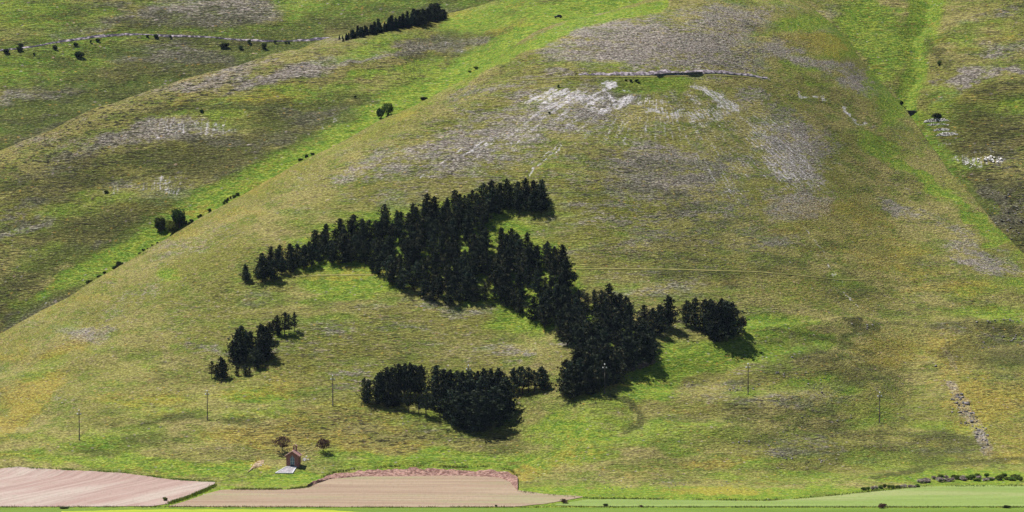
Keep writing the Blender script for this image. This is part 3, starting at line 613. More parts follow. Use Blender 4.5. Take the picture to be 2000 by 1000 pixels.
# ------------------------------------------------------------------ foliage builders
def quads(centres, size, r, flat=0.0):
    """leaf-sized quads, random orientation"""
    n = len(centres)
    a = r.normal(size=(n, 3)); a[:, 2] *= (1 - flat); a /= np.linalg.norm(a, axis=1)[:, None]
    b = np.cross(a, r.normal(size=(n, 3))); b /= np.linalg.norm(b, axis=1)[:, None]
    s = size * r.uniform(.6, 1.3, n)[:, None]
    a = a * s; b = b * s * .55
    co = np.stack([centres - a - b, centres + a - b * .6, centres + a * 1.1 + b * .6, centres - a * .8 + b], 1).reshape(-1, 3)
    return co, np.arange(4 * n).reshape(-1, 4)

def tube(p0, p1, r0, r1, seg=6):
    p0 = np.array(p0, float); p1 = np.array(p1, float); d = p1 - p0; d /= np.linalg.norm(d)
    a = np.cross(d, [0, 0, 1] if abs(d[2]) < .9 else [1, 0, 0]); a /= np.linalg.norm(a); b = np.cross(d, a)
    t = np.linspace(0, 2 * np.pi, seg, endpoint=False)[:, None]
    ring = np.cos(t) * a + np.sin(t) * b
    co = np.concatenate([p0 + ring * r0, p1 + ring * r1, [p1]])
    f = [(i, (i + 1) % seg, seg + (i + 1) % seg, seg + i) for i in range(seg)] + [(seg + i, seg + (i + 1) % seg, 2 * seg) for i in range(seg)]
    return co, f

class Bag:
    def __init__(s): s.c = []; s.f = []; s.n = 0
    def add(s, cf):
        co, f = cf; s.c.append(np.asarray(co)); s.f += [tuple(int(i) + s.n for i in q) for q in f]; s.n += len(co)
    def mesh(s, name, material, smooth=False):
        me = mesh_from(name, np.concatenate(s.c), s.f, smooth); me.materials.append(material); return me

def box(x0, x1, y0, y1, z0, z1):
    co = [(x, y, z) for z in (z0, z1) for y in (y0, y1) for x in (x0, x1)]
    return np.array(co, float), [(0, 2, 3, 1), (4, 5, 7, 6), (0, 1, 5, 4), (2, 6, 7, 3), (0, 4, 6, 2), (1, 3, 7, 5)]

def pine_meshes(seed, kind):
    """unit-height pine (height 1): returns trunk mesh, crown mesh"""
    r = np.random.default_rng(seed)
    T = Bag(); lean = r.normal(0, .015, 2)
    zs = np.linspace(-.06, .93, 7); bend = np.cumsum(r.normal(0, .008, (7, 2)), 0)
    pts = [np.array([lean[0] * z + bend[i, 0], lean[1] * z + bend[i, 1], z]) for i, z in enumerate(zs)]
    rad = np.interp(zs, [-.06, .3, .93], [.026, .018, .004])
    for i in range(6): T.add(tube(pts[i], pts[i + 1], rad[i], rad[i + 1]))
    C = []; z0 = {'pine': .16, 'low': .04, 'open': .30, 'spruce': .05}[kind]
    width = {'pine': .285, 'low': .325, 'open': .29, 'spruce': .20}[kind]
    n_tier = {'pine': 11, 'low': 11, 'open': 8, 'spruce': 13}[kind]
    for k in range(n_tier):
        f = k / (n_tier - 1); z = z0 + (.97 - z0) * f ** .92
        if kind == 'spruce': w = width * (1.02 - f) + .01
        else: w = width * (min(1, .62 + 2.2 * f) * (1 - f) ** .64 * 1.02 + .05) * r.uniform(.68, 1.3) + .008
        nb = int(4 + 3 * (1 - f)) if kind != 'open' else int(3 + 3 * (1 - f))
        a0 = r.uniform(0, 6.28)
        for j in range(nb):
            a = a0 + 6.283 * j / nb + r.normal(0, .3); L = w * r.choice([r.uniform(.4, .9), r.uniform(.8, 1.2), r.uniform(1.0, 1.45)])
            cx, cy = lean * z
            tip = np.array([cx + math.cos(a) * L, cy + math.sin(a) * L, z + L * (.28 if kind != 'spruce' else -.15) + r.normal(0, .015)])
            root = np.array([cx, cy, z - .01])
            if L > .05: T.add(tube(root, root + (tip - root) * .85, .006, .002, 3))
            m = 3 if L > .12 else 2
            for q in range(m):
                t = (q + 1) / m
                c = root + (tip - root) * t * r.uniform(.9, 1.05)
                nn = {'pine': 10, 'low': 11, 'open': 9, 'spruce': 11}[kind]
                C.append(c + r.normal(size=(nn, 3)) * np.array([.034, .034, .022]) * (1.15 - .3 * f))
    C.append(np.array([0, 0, .97]) + r.normal(size=(10, 3)) * np.array([.012, .012, .03]))
    co, f = quads(np.concatenate(C), .027, r)
    B = Bag(); B.add((co, f))
    return T.mesh('pine_trunk', M['bark']), B.mesh('pine_crown', M['needles_far'] if kind == 'spruce' else M['needles'])

PINES = [pine_meshes(100 + i, k) for i, k in enumerate(['pine', 'pine', 'pine', 'pine', 'low', 'low', 'low', 'pine', 'open', 'open'])]
SPRUCES = [pine_meshes(200 + i, 'spruce') for i in range(4)]

def bush_meshes(seed, material, dense=1.0, gap=0.0, stems=True):
    """unit bush: width about 1, height about .85"""
    r = np.random.default_rng(seed); C = []; T = Bag()
    lobes = [(np.array([r.uniform(-.26, .26), r.uniform(-.26, .26), r.uniform(.28, .58)]), r.uniform(.17, .27)) for _ in range(8)]
    lobes.append((np.array([0, 0, .42]), .30))
    for c, R in lobes:
        n = int(150 * dense)
        d = r.normal(size=(n, 3)); d /= np.linalg.norm(d, axis=1)[:, None]
        C.append(c + d * R * r.uniform(.55, 1.06, n)[:, None])
        T.add(tube((0, 0, -.1), c, .022, .008, 4))
    C = np.concatenate(C); C = C[C[:, 2] > .02]
    if gap: C = C[r.uniform(size=len(C)) > gap]
    co, f = quads(C, .052, r); B = Bag(); B.add((co, f))
    return T.mesh('bush_stems', M['bark']), B.mesh('bush_crown', material)

BUSH = {'dark': [bush_meshes(300 + i, M['leaves']) for i in range(4)],
        'bright': [bush_meshes(320 + i, M['leaves_bright']) for i in range(3)],
        'brown': [bush_meshes(340 + i, M['leaves_brown'], .7, .2) for i in range(3)],
        'dry': [bush_meshes(360 + i, M['dry_brush'], .8) for i in range(4)],
        'purple': [bush_meshes(380 + i, M['purple_brush'], .8) for i in range(3)]}

def tree(name, meshes, loc, scale, label, group=None, category='tree', rz=None, crown_name='crown', trunk_name='trunk'):
    t = empty(name, loc, random.uniform(0, 6.28) if rz is None else rz, scale, label=label, category=category)
    if group: t['group'] = group
    for nm, me in ((trunk_name, meshes[0]), (crown_name, meshes[1])):
        if me is not None: link(nm, me, None, t)
    return t

# ------------------------------------------------------------------ the pine plantation
def inside(poly, x, y):
    c = False; n = len(poly)
    for i in range(n):
        x0, y0 = poly[i]; x1, y1 = poly[i - 1]
        if (y0 > y) != (y1 > y) and x < (x1 - x0) * (y - y0) / (y1 - y0) + x0: c = not c
    return c

MAIN = [(476, 548), (500, 540), (530, 515), (600, 492), (650, 466), (700, 458), (780, 438), (830, 424), (880, 410), (920, 398), (970, 389), (1056, 392), (1060, 416), (1010, 420), (955, 424), (945, 446), (962, 474),
        (1000, 486), (1078, 505), (1096, 535), (1110, 575), (1122, 600), (1150, 594), (1200, 598), (1222, 622), (1262, 642), (1304, 634), (1308, 642), (1288, 664), (1272, 690), (1264, 712), (1222, 738), (1186, 762), (1150, 776),
        (1106, 778), (1098, 760), (1128, 720), (1120, 690), (1085, 663), (1060, 638), (1000, 610), (960, 590), (915, 596), (880, 598), (840, 590), (800, 578), (760, 557), (722, 530), (714, 516), (650, 517), (600, 524), (560, 541), (520, 552), (480, 552)]
GAPS = [(962, 508, 14, 30), (1002, 545, 13, 29), (940, 560, 12, 30), (1036, 592, 13, 32), (902, 500, 10, 32), (1078, 640, 13, 30), (1152, 640, 15, 30), (862, 552, 10, 30), (826, 520, 8, 30), (1120, 700, 9, 28),
        (1000, 400, 72, 26), (1085, 745, 30, 26), (1130, 575, 12, 18), (905, 445, 8, 26), (1060, 545, 8, 26), (1195, 690, 9, 28), (780, 500, 7, 28)]
def spread(poly, ax, ay, n_try, seed, gaps=(), keep=None):
    r = np.random.default_rng(seed); out = []
    us = [p[0] for p in poly]; vs = [p[1] for p in poly]
    for k in range(n_try):
        u, v = r.uniform(min(us), max(us)), r.uniform(min(vs), max(vs))
        if not inside(poly, u, v): continue
        if any(((u - g[0]) / g[2]) ** 2 + ((v - g[1]) / g[3]) ** 2 < 1 for g in gaps): continue
        if all(((u - a) / ax) ** 2 + ((v - b) / ay) ** 2 > 1 for a, b in out): out.append((u, v))
    return out

def zone_label(u, v):
    if u < 560: return 'dark pine at the tapering left tip of the large plantation', 'pines at the left tip of the plantation'
    if u < 730 and v < 530: return 'dark pine in the narrow left arm of the large plantation', 'pines in the left arm of the plantation'
    if u > 930 and v < 432: return 'dark pine in the square upper right end of the large plantation', 'pines in the upper right end of the plantation'
    if v < 470: return 'dark pine along the upper edge of the large plantation', 'pines along the upper edge of the plantation'
    if v > 690: return 'dark pine at the lowest foot of the large plantation beside the purple brush', 'pines at the foot of the plantation'
    if v > 635: return 'dark pine in the narrow lower leg of the large plantation', 'pines in the lower leg of the plantation'
    if u > 1100: return 'dark pine on the lower right flank of the large plantation', 'pines on the lower right flank of the plantation'
    if u > 900: return 'dark pine in the looser middle of the plantation with grassy gaps', 'pines in the loose middle of the plantation'
    return 'dark pine packed in the dense left middle of the large plantation', 'pines in the dense left middle of the plantation'

def plant_pine(u, v, hpx, label, group, k=None, wide=1.0, name='pine_tree'):
    p = ground(u, v); h = hpx / pxm(p.y)
    k = random.randrange(8) if k is None else k
    w = h * random.uniform(.9, 1.25) * wide
    return tree(name, PINES[k], p, (w, w, h), label, group, 'pine')

spots = spread(MAIN, 16.0, 10.0, 26000, 21, GAPS)
edge_extra = [(944, 404, 44), (960, 396, 42), (962, 414, 46), (978, 402, 44), (990, 392, 42), (996, 410, 46), (1010, 400, 44), (1014, 416, 46), (1026, 392, 43), (1030, 408, 46), (1043, 399, 45), (1048, 414, 44), (1058, 393, 42), (1056, 405, 46), (975, 418, 40), (480, 552, 36), (512, 552, 50), (536, 551, 46), (1058, 417, 46), (1040, 419, 44), (1306, 640, 60), (1112, 777, 72), (1265, 712, 55), (715, 516, 48), (1098, 540, 60), (1105, 570, 66)]
for (u, v, h) in edge_extra:
    lab = zone_label(u, v); plant_pine(u, v, h, *lab)
ALL = []
for (u, v) in spots:
    base = np.interp(v, [390, 450, 560, 650, 780], [38, 40, 42, 48, 60])
    if u < 560: base *= .9
    ALL.append((u, v, base * random.choice([random.uniform(.55, .8), random.uniform(.8, 1.1), random.uniform(.9, 1.2)])))
def cover(t):                       # how much of a tree the ones in front of it hide
    return sum(max(0, 1 - abs(o[0] - t[0]) / 16) * (1 if 4 < o[1] - t[1] < 30 else 0) * (o[2] / t[2]) ** 1.5 for o in ALL if o[1] > t[1])
ALL.sort(key=cover)
N_SINGLE = 225
for (u, v, h) in ALL[:N_SINGLE]: plant_pine(u, v, h, *zone_label(u, v))
mass_c, mass_t, nc_, nt_ = [], [], 0, 0
def arr(me):
    co = np.empty(len(me.vertices) * 3, np.float32); me.vertices.foreach_get('co', co); return co.reshape(-1, 3)
PA = [(arr(a_), [tuple(p_.vertices) for p_ in a_.polygons], arr(b_)) for a_, b_ in PINES[:8]]
Tc, Tf, Cc = [], [], []; off = 0
for (u, v, h) in ALL[N_SINGLE:]:
    p = ground(u, v); hm = h / pxm(p.y); k = random.randrange(8); an = random.uniform(0, 6.28); w = hm * random.uniform(.9, 1.25)
    R = np.array([[math.cos(an) * w, -math.sin(an) * w, 0], [math.sin(an) * w, math.cos(an) * w, 0], [0, 0, hm]])
    tc, tf, cc = PA[k]
    Tc.append(tc @ R.T + np.array(p)); Tf += [tuple(i + off for i in q_) for q_ in tf]; off += len(tc)
    Cc.append(cc.reshape(-1, 4, 3)[::1].reshape(-1, 3) @ R.T + np.array(p))
print('pines single', N_SINGLE, 'mass', len(ALL) - N_SINGLE)
if Cc:
    root = empty('pine_thicket', (0, 0, 0), label='mass of further dark pines hidden deep inside the large plantation', category='pines', kind='stuff')
    me = mesh_from('trunks', np.concatenate(Tc), Tf); me.materials.append(M['bark']); link('trunks', me, None, root)
    cc = np.concatenate(Cc); me = mesh_from('crowns', cc, np.arange(len(cc)).reshape(-1, 4)); me.materials.append(M['needles']); link('crowns', me, None, root)

# small clump to the left, tree by tree
CL = [(413, 740, 36, 8), (424, 736, 26, 4), (432, 742, 46, 0), (438, 740, 38, 4), (455, 708, 44, 4), (464, 704, 62, 0), (472, 702, 68, 1), (482, 703, 56, 3), (490, 700, 56, 2), (468, 708, 50, 5), (508, 700, 70, 2), (514, 696, 62, 0), (520, 704, 56, 4), (512, 708, 54, 5),
      (527, 668, 40, 1), (520, 672, 36, 2), (533, 651, 26, 2), (542, 654, 40, 1), (555, 657, 48, 8), (565, 655, 42, 8), (575, 648, 40, 9), (498, 722, 44, 8), (504, 720, 36, 4), (463, 735, 20, 4), (479, 735, 24, 4), (487, 734, 18, 5), (467, 713, 14, 5), (545, 656, 20, 6)]
for (u, v, h, k) in CL:
    lab = ('dark pine in the small scattered clump left of the plantation', 'pines in the small left clump')
    if v > 710: lab = ('small dark pine at the lower end of the left clump above utility pole', 'small pines at the lower end of the left clump')
    elif v < 670: lab = ('dark pine at the upper right end of the small left clump', 'pines at the upper end of the left clump')
    plant_pine(u, v, h * .95, *lab, k=k, wide=.86)
# clump below
CB = [(712, 783, 44, 4), (720, 788, 46, 5), (738, 790, 60, 4), (742, 778, 50, 0), (756, 776, 58, 1), (766, 774, 56, 2), (778, 772, 60, 3), (790, 772, 62, 7), (802, 775, 64, 0), (812, 774, 60, 1), (824, 776, 62, 2), (770, 794, 50, 5), (756, 795, 48, 4), (780, 796, 36, 8), (798, 806, 46, 8), (832, 813, 52, 9), (818, 808, 34, 9),
      (852, 782, 68, 3), (848, 800, 44, 4), (868, 786, 64, 7), (880, 790, 66, 0), (892, 788, 62, 1), (905, 790, 64, 2), (918, 790, 66, 3), (932, 788, 62, 7), (944, 786, 66, 0), (958, 786, 64, 4), (972, 782, 62, 1), (866, 816, 60, 0), (880, 824, 64, 1), (895, 834, 68, 4), (912, 840, 72, 5), (930, 843, 76, 6), (948, 842, 78, 4), (964, 836, 80, 5), (980, 822, 76, 4), (990, 806, 70, 6),
      (900, 812, 70, 0), (920, 816, 76, 2), (940, 818, 80, 4), (960, 814, 82, 6), (975, 800, 76, 5)]
for (u, v, h, k) in CB:
    if u < 770: lab = ('dark pine at the left end of the lower central clump', 'pines at the left end of the lower clump')
    elif u < 845: lab = ('pine by the grassy opening inside the lower central clump', 'pines by the opening of the lower clump')
    elif v > 798: lab = ('broad dark pine at the dense front of the lower central clump', 'pines at the front of the lower clump')
    else: lab = ('dark pine in the back row of the lower central clump', 'pines in the back row of the lower clump')
    plant_pine(u, v, h, *lab, k=k, wide=.95 if v > 798 and u > 845 else .84)
for (u, v, h, k) in [(1003, 773, 52, 0), (1013, 769, 52, 8), (1022, 771, 54, 8), (1033, 768, 50, 9), (1045, 766, 42, 8), (1058, 762, 46, 1), (1064, 762, 38, 5)]:
    plant_pine(u, v, h, 'slim pine in the small row between lower clump and plantation foot', 'pines in the small row', k=k)
for (u, v, h, k) in [(1341, 638, 50, 1), (1358, 642, 60, 2), (1376, 648, 62, 5), (1392, 656, 68, 4), (1404, 668, 76, 6), (1418, 664, 74, 5), (1430, 656, 64, 4), (1388, 645, 60, 0), (1410, 650, 66, 7)]:
    plant_pine(u, v, h, 'dark pine in the detached clump right of the plantation', 'pines in the detached right clump', k=k)
p = ground(1448, 648)
tree('bare_tree', (PINES[8][0], BUSH['brown'][0][1]), p, tuple(38 / pxm(p.y) * s for s in (.7, .7, 1.0)), 'thin brownish tree at right end of the detached pine clump', category='tree')

# row of spruces on the middle ridge
rr = np.random.default_rng(31)
for i in range(76):
    u = np.interp(i / 75, [0, 1], [664, 868]) + rr.normal(0, 3); v = float(sil_mid(u)) + rr.uniform(1.0, 7)
    h = np.interp(u, [660, 690, 760, 820, 850, 870], [8, 17, 25, 30, 33, 20]) * rr.uniform(.6, 1.1)
    p = ground(u, v, 'mid'); s = h / pxm(p.y)
    lab = ('dark spruce in the tapering left half of the row on the far ridge', 'spruces in the left half of the ridge row') if u < 780 else ('tall dark spruce in the right half of the row on the far ridge', 'spruces in the right half of the ridge row')
    tree('spruce_tree', SPRUCES[rr.integers(4)] if u < 815 else PINES[rr.integers(8)], p, (s * 1.35, s * 1.35, s), *lab, category='spruce')
p = ground(831, 47, 'mid'); s = 20 / pxm(p.y)
tree('spruce_tree', PINES[4], p, (s, s, s), 'single small spruce in front of the ridge row', category='spruce')

# ------------------------------------------------------------------ bushes and broadleaf trees
def bush(u, v, wpx, hpx, kind, label, layer='front', group=None, name='bush', k=None):
    p = ground(u, v, layer); q = pxm(p.y); b = BUSH[kind]
    w = wpx / q; h = hpx / q / .85
    p.z -= .05
    return tree(name, b[random.randrange(len(b)) if k is None else k], p, (w, w, h), label, group, 'bush', crown_name='crown', trunk_name='stem')

for (u, v, w, h, k, lab) in [(313, 453, 28, 34, 'dark', 'leftmost round dark bush of the trio in the green trough'), (351, 442, 42, 40, 'dark', 'largest dark tree of the trio in the green trough'),
                             (336, 459, 29, 30, 'bright', 'round dark bush in front of the trio in the green trough'), (362, 440, 12, 9, 'dark', 'tiny dark shrub beside the largest of the trio')]:
    bush(u, v, w, h, k, lab, 'mid', name='broadleaf_tree')
bush(757, 227, 26, 28, 'bright', 'larger rounded green bush of the pair in the trough', 'mid')
bush(744, 232, 20, 24, 'dark', 'smaller dark bush of the pair in the trough', 'mid')
bush(828, 194, 18, 6, 'dark', 'low dark shrub in the trough above the bush pair', 'mid')
bush(694, 192, 6, 6, 'dark', 'tiny shrub on the middle ridge left of the bush pair', 'mid')
bush(393, 220, 12, 7, 'dark', 'small dark shrub on the terrace line of the middle ridge', 'mid')
bush(207, 378, 10, 6, 'dark', 'small dark shrub on the open lower middle ridge', 'mid')
bush(930, 136, 10, 7, 'bright', 'small green shrub high in the trough', 'mid')
bush(918, 142, 8, 5, 'bright', 'tiny green shrub below another high in the trough', 'mid')
# scrub along the foot of the trough, hugging the skyline of the front hill
scr = np.random.default_rng(57); SCR = []
for (ua, ub, n_, sz) in [(570, 612, 6, 7), (405, 470, 9, 8), (365, 395, 5, 8), (170, 250, 14, 9), (265, 325, 5, 7)]:
    SCR += [(scr.uniform(ua, ub), sz * scr.uniform(.7, 1.4), sz * scr.uniform(.45, .9)) for _ in range(n_)]
for (u, w, h) in SCR:
    v = float(sil_front(u)) - 3 - random.uniform(0, 4)
    bush(u, v, w, h, random.choice(['dark', 'bright', 'dark']), 'low scrub bush at the bottom of the green trough along the spur', 'mid', 'scrub bushes along the trough')
# far slope bushes
FB = [(13, 105, 18, 11, 'pair of dark bush lobes at the left edge of far slope'), (38, 101, 14, 11, 'round bush just below the far track near the left edge'), (40, 91, 12, 7, 'low bush above the round one near the left edge'), (66, 107, 6, 5, 'tiny bush below the far track'),
      (108, 98, 13, 11, 'round bush below the far track, fourth from the left'), (148, 90, 11, 8, 'small bush close under the far track'), (177, 84, 7, 7, 'thin pale shrub under the far track'), (191, 82, 10, 8, 'small round bush right of the thin pale shrub'),
      (155, 113, 22, 15, 'largest dark bush on the far slope below the track'), (288, 73, 9, 6, 'small bush touching the middle of the far track'), (305, 74, 14, 8, 'broad bush touching the middle of the far track'), (334, 76, 6, 8, 'thin shrub right of the broad track bush'),
      (436, 94, 22, 12, 'pale grey-green bush cluster below the far track'), (470, 96, 12, 7, 'small bush right of the pale cluster'), (486, 86, 12, 10, 'bush under the right part of the far track'), (516, 96, 15, 13, 'solid dark round bush right of the far track bushes'),
      (537, 85, 7, 7, 'small bush near the right end of the far track'), (558, 85, 6, 4, 'tiny bush of two near the spruce row'), (564, 85, 6, 5, 'second tiny bush of two near the spruce row'), (640, 79, 14, 5, 'low green shrub left of the spruce row')]
for (u, v, w, h, lab) in FB: bush(u, v, w, h, 'dark', lab, 'far')
# right gully
bush(1761, 207, 10, 11, 'dark', 'dark round bush above the dark weir in the right gully', 'right')
bush(1830, 231, 20, 12, 'dark', 'dark bush just above the topmost gabion wall', 'right')
bush(1834, 128, 9, 10, 'bright', 'small green shrub up the right gully', 'right')
# bare-brown trees by the chapel
def small_tree(u, v, hpx, wpx, lab, k):
    p = ground(u, v); q = pxm(p.y); h = hpx / q; w = wpx / q
    t = empty('brown_tree', p, random.uniform(0, 6), 1, label=lab, category='tree')
    T = Bag(); r = np.random.default_rng(k)
    T.add(tube((0, 0, -.3), (0, 0, h * .55), .13, .08))
    for i in range(9):
        a = r.uniform(0, 6.28); L = w * r.uniform(.2, .42); z = h * r.uniform(.35, .6)
        T.add(tube((0, 0, z), (math.cos(a) * L, math.sin(a) * L, z + h * r.uniform(.12, .3)), .045, .012, 4))
    link('trunk', T.mesh('brown_tree_trunk', M['bark']), None, t)
    C = []
    for i in range(95):
        a = r.uniform(0, 6.28); z = r.uniform(.40, 1.0); L = w * .5 * math.sin(math.pi * min(1, (z - .36) / .66)) ** .6 * r.uniform(.35, 1.35)
        C.append(np.array([math.cos(a) * L, math.sin(a) * L, z * h]) + r.normal(size=(20, 3)) * .2)
    B = Bag(); B.add(quads(np.concatenate(C), .13, r)); link('crown', B.mesh('brown_tree_crown', M['leaves_brown']), None, t)
small_tree(551, 886, 32, 28, 'sparse brown tree just behind the brick chapel', 5)
small_tree(631, 886, 27, 24, 'brown umbrella-shaped tree standing alone beside the chapel', 9)
# purple-brown brush at the foot of the plantation
for i, (u, v, w, h) in enumerate([(1205, 730, 20, 13), (1220, 728, 22, 15), (1235, 726, 20, 14), (1250, 722, 20, 15), (1262, 718, 18, 14), (1273, 714, 16, 12), (1196, 734, 14, 10)]):
    bush(u, v, w, h, 'purple', 'purplish bare brush bush at the foot of the plantation', 'front', 'purple brush bushes')
# dry pale thicket along the lower right edge
r = np.random.default_rng(77)
for i in range(34):
    t = i / 33; u = 1795 + 200 * t + r.normal(0, 3); v = np.interp(u, [1790, 1840, 1900, 2000], [944, 941, 938, 938]) + r.uniform(-6, 2)
    k = 'dry' if (u < 1890 or (1910 < u < 1962 and r.uniform() < .6)) and r.uniform() < .8 else 'bright'
    lab = ('pale dry bush in the thicket above the green crop field', 'pale dry thicket bushes') if k == 'dry' else ('green bush in the thicket above the green crop field', 'green thicket bushes')
    bush(u, v, r.uniform(12, 22), r.uniform(6, 11), k, lab[0], 'front', lab[1])
for i in range(14):
    u = 1688 + 104 * i / 13; v = np.interp(u, [1688, 1790], [957, 952]) + r.uniform(-2, 1)
    k = 'dry' if r.uniform() < .5 else 'bright'
    lab = ('low pale dry bush in the short thicket left of the long one', 'low dry thicket bushes') if k == 'dry' else ('low green bush in the short thicket left of the long one', 'low green thicket bushes')
    bush(u, v, r.uniform(9, 14), r.uniform(6, 9), k, lab[0], 'front', lab[1])
# bushes standing in and beside the fields
bush(323, 979, 11, 9, 'bright', 'small green bush at the tip of the pink field')
bush(1102, 984, 17, 12, 'brown', 'round brownish bush between tan and green fields')
bush(969, 990, 7, 5, 'dark', 'tiny dark bush at the lower edge of the tan field')
bush(1723, 993, 22, 11, 'brown', 'brownish bush at the lower edge of the green crop field')
bush(1967, 993, 19, 7, 'dark', 'low dark bush at the lower right corner of the crop field')
bush(1183, 989, 14, 6, 'dark', 'wispy weed bush at the left end of the crop field')
bush(1252, 991, 9, 6, 'brown', 'small wispy weed in the lower edge of crop field')
bush(128, 994, 22, 5, 'dark', 'low dark bush under the pink field')
for (u, v, w, h) in [(1232, 160, 8, 6), (1243, 160, 9, 6), (1248, 163, 6, 4), (1222, 158, 6, 4)]:
    bush(u, v, w, h, 'dark', 'tiny juniper bush at the top of the white scree', 'front', 'summit junipers')
bush(1090, 171, 6, 6, 'dark', 'tiny dark bush on the left scree')
bush(1073, 222, 6, 4, 'dark', 'tiny dark bush low in the left scree')

# ------------------------------------------------------------------ grassy fringes (uncountable)
def fringe(name, pts, n, h, spread_px, material, label, layer='front', seed=1):
    r = np.random.default_rng(seed); p = np.array(pts, float)
    d = np.concatenate([[0], np.cumsum(np.hypot(*np.diff(p, axis=0).T))]); t = r.uniform(0, d[-1], n); t = t[vnoise(t / 22., t * 0 + seed, seed) + r.normal(0, .15, n) > .38]; n = len(t)
    us = np.interp(t, d, p[:, 0]); vs = np.interp(t, d, p[:, 1]) + r.normal(0, spread_px, n)
    # sample the ground on a coarse set then jitter
    base = [ground(u, v, layer) for u, v in zip(np.interp(np.linspace(0, d[-1], 90), d, p[:, 0]), np.interp(np.linspace(0, d[-1], 90), d, p[:, 1]))]
    bx = np.interp(t, np.linspace(0, d[-1], 90), [b.x for b in base]); by = np.interp(t, np.linspace(0, d[-1], 90), [b.y for b in base]); bz = np.interp(t, np.linspace(0, d[-1], 90), [b.z for b in base])
    off = r.normal(0, 1, n) * spread_px
    by = by + off; bx = bx + r.normal(0, .4, n)
    hh = h * r.uniform(.5, 1.3, n)
    C = np.stack([bx, by, bz + hh * .45], -1)
    a = np.stack([r.normal(0, .35, n), r.normal(0, .35, n), np.ones(n)], -1) * hh[:, None] * .55
    ang = r.uniform(0, 6.28, n); w = np.stack([np.cos(ang), np.sin(ang), 0 * ang], -1) * h * .22
    co = np.stack([C - a - w, C - a + w, C + a + w * .2, C + a - w * .2], 1).reshape(-1, 3)
    me = mesh_from(name, co, np.arange(4 * n).reshape(-1, 4)); me.materials.append(material)
    return link(name, me, None, kind='stuff', label=label, category='grass')

fringe('grass_verge', [(-100, 991), (300, 990.5), (700, 991.5), (1100, 991), (2100, 991.5)], 5200, .42, .6, M['grass_dark'], 'rough dark grass verge along the lower field edges', seed=3)
fringe('grass_verge', [(330, 984), (365, 973), (400, 959), (420, 949)], 2000, .5, 1.4, M['grass'], 'green grass verge wedge between pink and tan fields', seed=4)
fringe('grass_verge', [(425, 957), (480, 957), (560, 957), (603, 952), (622, 940)], 1800, .5, .7, M['grass_dark'], 'rough grass edge below the chapel lawn', seed=5)
fringe('grass_verge', [(1012, 961), (1060, 966), (1150, 974), (1300, 976), (1500, 978), (1600, 971), (1700, 961), (1800, 951), (2100, 949)], 3400, .45, .8, M['grass_dark'], 'dark grass edge above the green crop field', seed=6)
fringe('grass_verge', [(620, 938), (650, 924), (700, 916), (760, 912), (840, 910), (900, 914), (960, 911), (1000, 920), (1013, 932)], 1500, .5, .7, M['grass_dark'], 'ragged turf edge on top of the red soil bank', seed=7)
fringe('grass_verge', [(0, 913), (100, 916), (250, 924), (330, 936), (420, 942)], 2200, .4, .6, M['grass'], 'grass edge on top of the pink field', seed=8)

# ------------------------------------------------------------------ utility poles
def pole_mesh():
    B = Bag()
    for i in range(4):
        z0, z1 = -.6 + i * 2.3, -.6 + (i + 1) * 2.3
        B.add(tube((0, 0, z0), (0, 0, z1), (.18 - .018 * i), (.18 - .018 * (i + 1)), 10))
    return B.mesh('pole_shaft', M['wood'], True)
def insulator_mesh():
    prof = [(.0, .30), (.09, .28), (.13, .20), (.10, .15), (.17, .10), (.17, .03), (.07, .0), (.0, .0)]
    seg = 10; co = []; f = []
    for (rr_, z) in prof:
        for k in range(seg):
            a = 6.2832 * k / seg; co.append((rr_ * math.cos(a), rr_ * math.sin(a), z))
    for i in range(len(prof) - 1):
        for k in range(seg): f.append((i * seg + k, i * seg + (k + 1) % seg, (i + 1) * seg + (k + 1) % seg, (i + 1) * seg + k))
    me = mesh_from('insulator_body', co, f, True); me.materials.append(M['porcelain']); return me
B = Bag(); B.add(box(-.62, .62, -.05, .05, -.06, .06)); B.add(tube((0, 0, 1.05), (0, 0, 1.25), .03, .03, 6)); XARM = B.mesh('cross_arm', M['iron'])
SHAFT, INS = pole_mesh(), insulator_mesh()
for (u, v, vt, lab) in [(155, 860, 800, 'utility pole farthest left, above the pink field'), (405, 821, 762, 'utility pole below the small left pine clump'), (650, 793, 732, 'utility pole standing left of the lower pine clump'),
                        (915, 775, 713, 'utility pole mostly hidden behind the lower pine clump, insulators showing'), (1181, 769, 710, 'utility pole in front of the plantation foot'),
                        (1461, 771, 709, 'utility pole on open slope below the detached pine clump'), (1718, 826, 766, 'utility pole farthest right on the stony slope')]:
    p = ground(u, v); H = (v - vt) / pxm(p.y); s = H / 8.9
    t = empty('utility_pole', p, random.uniform(-.3, .3), s, label=lab, category='utility pole', group='utility poles along the hill foot')
    link('shaft', SHAFT, None, t)
    a = link('cross_arm', XARM, None, t); a.location = (0, 0, 7.55)
    for (ix, iz) in ((-.5, 7.62), (.5, 7.62), (0, 8.62)):
        o = link('insulator', INS, None, t); o.location = (ix, 0, iz); o.scale = (1.25, 1.25, 1.25)

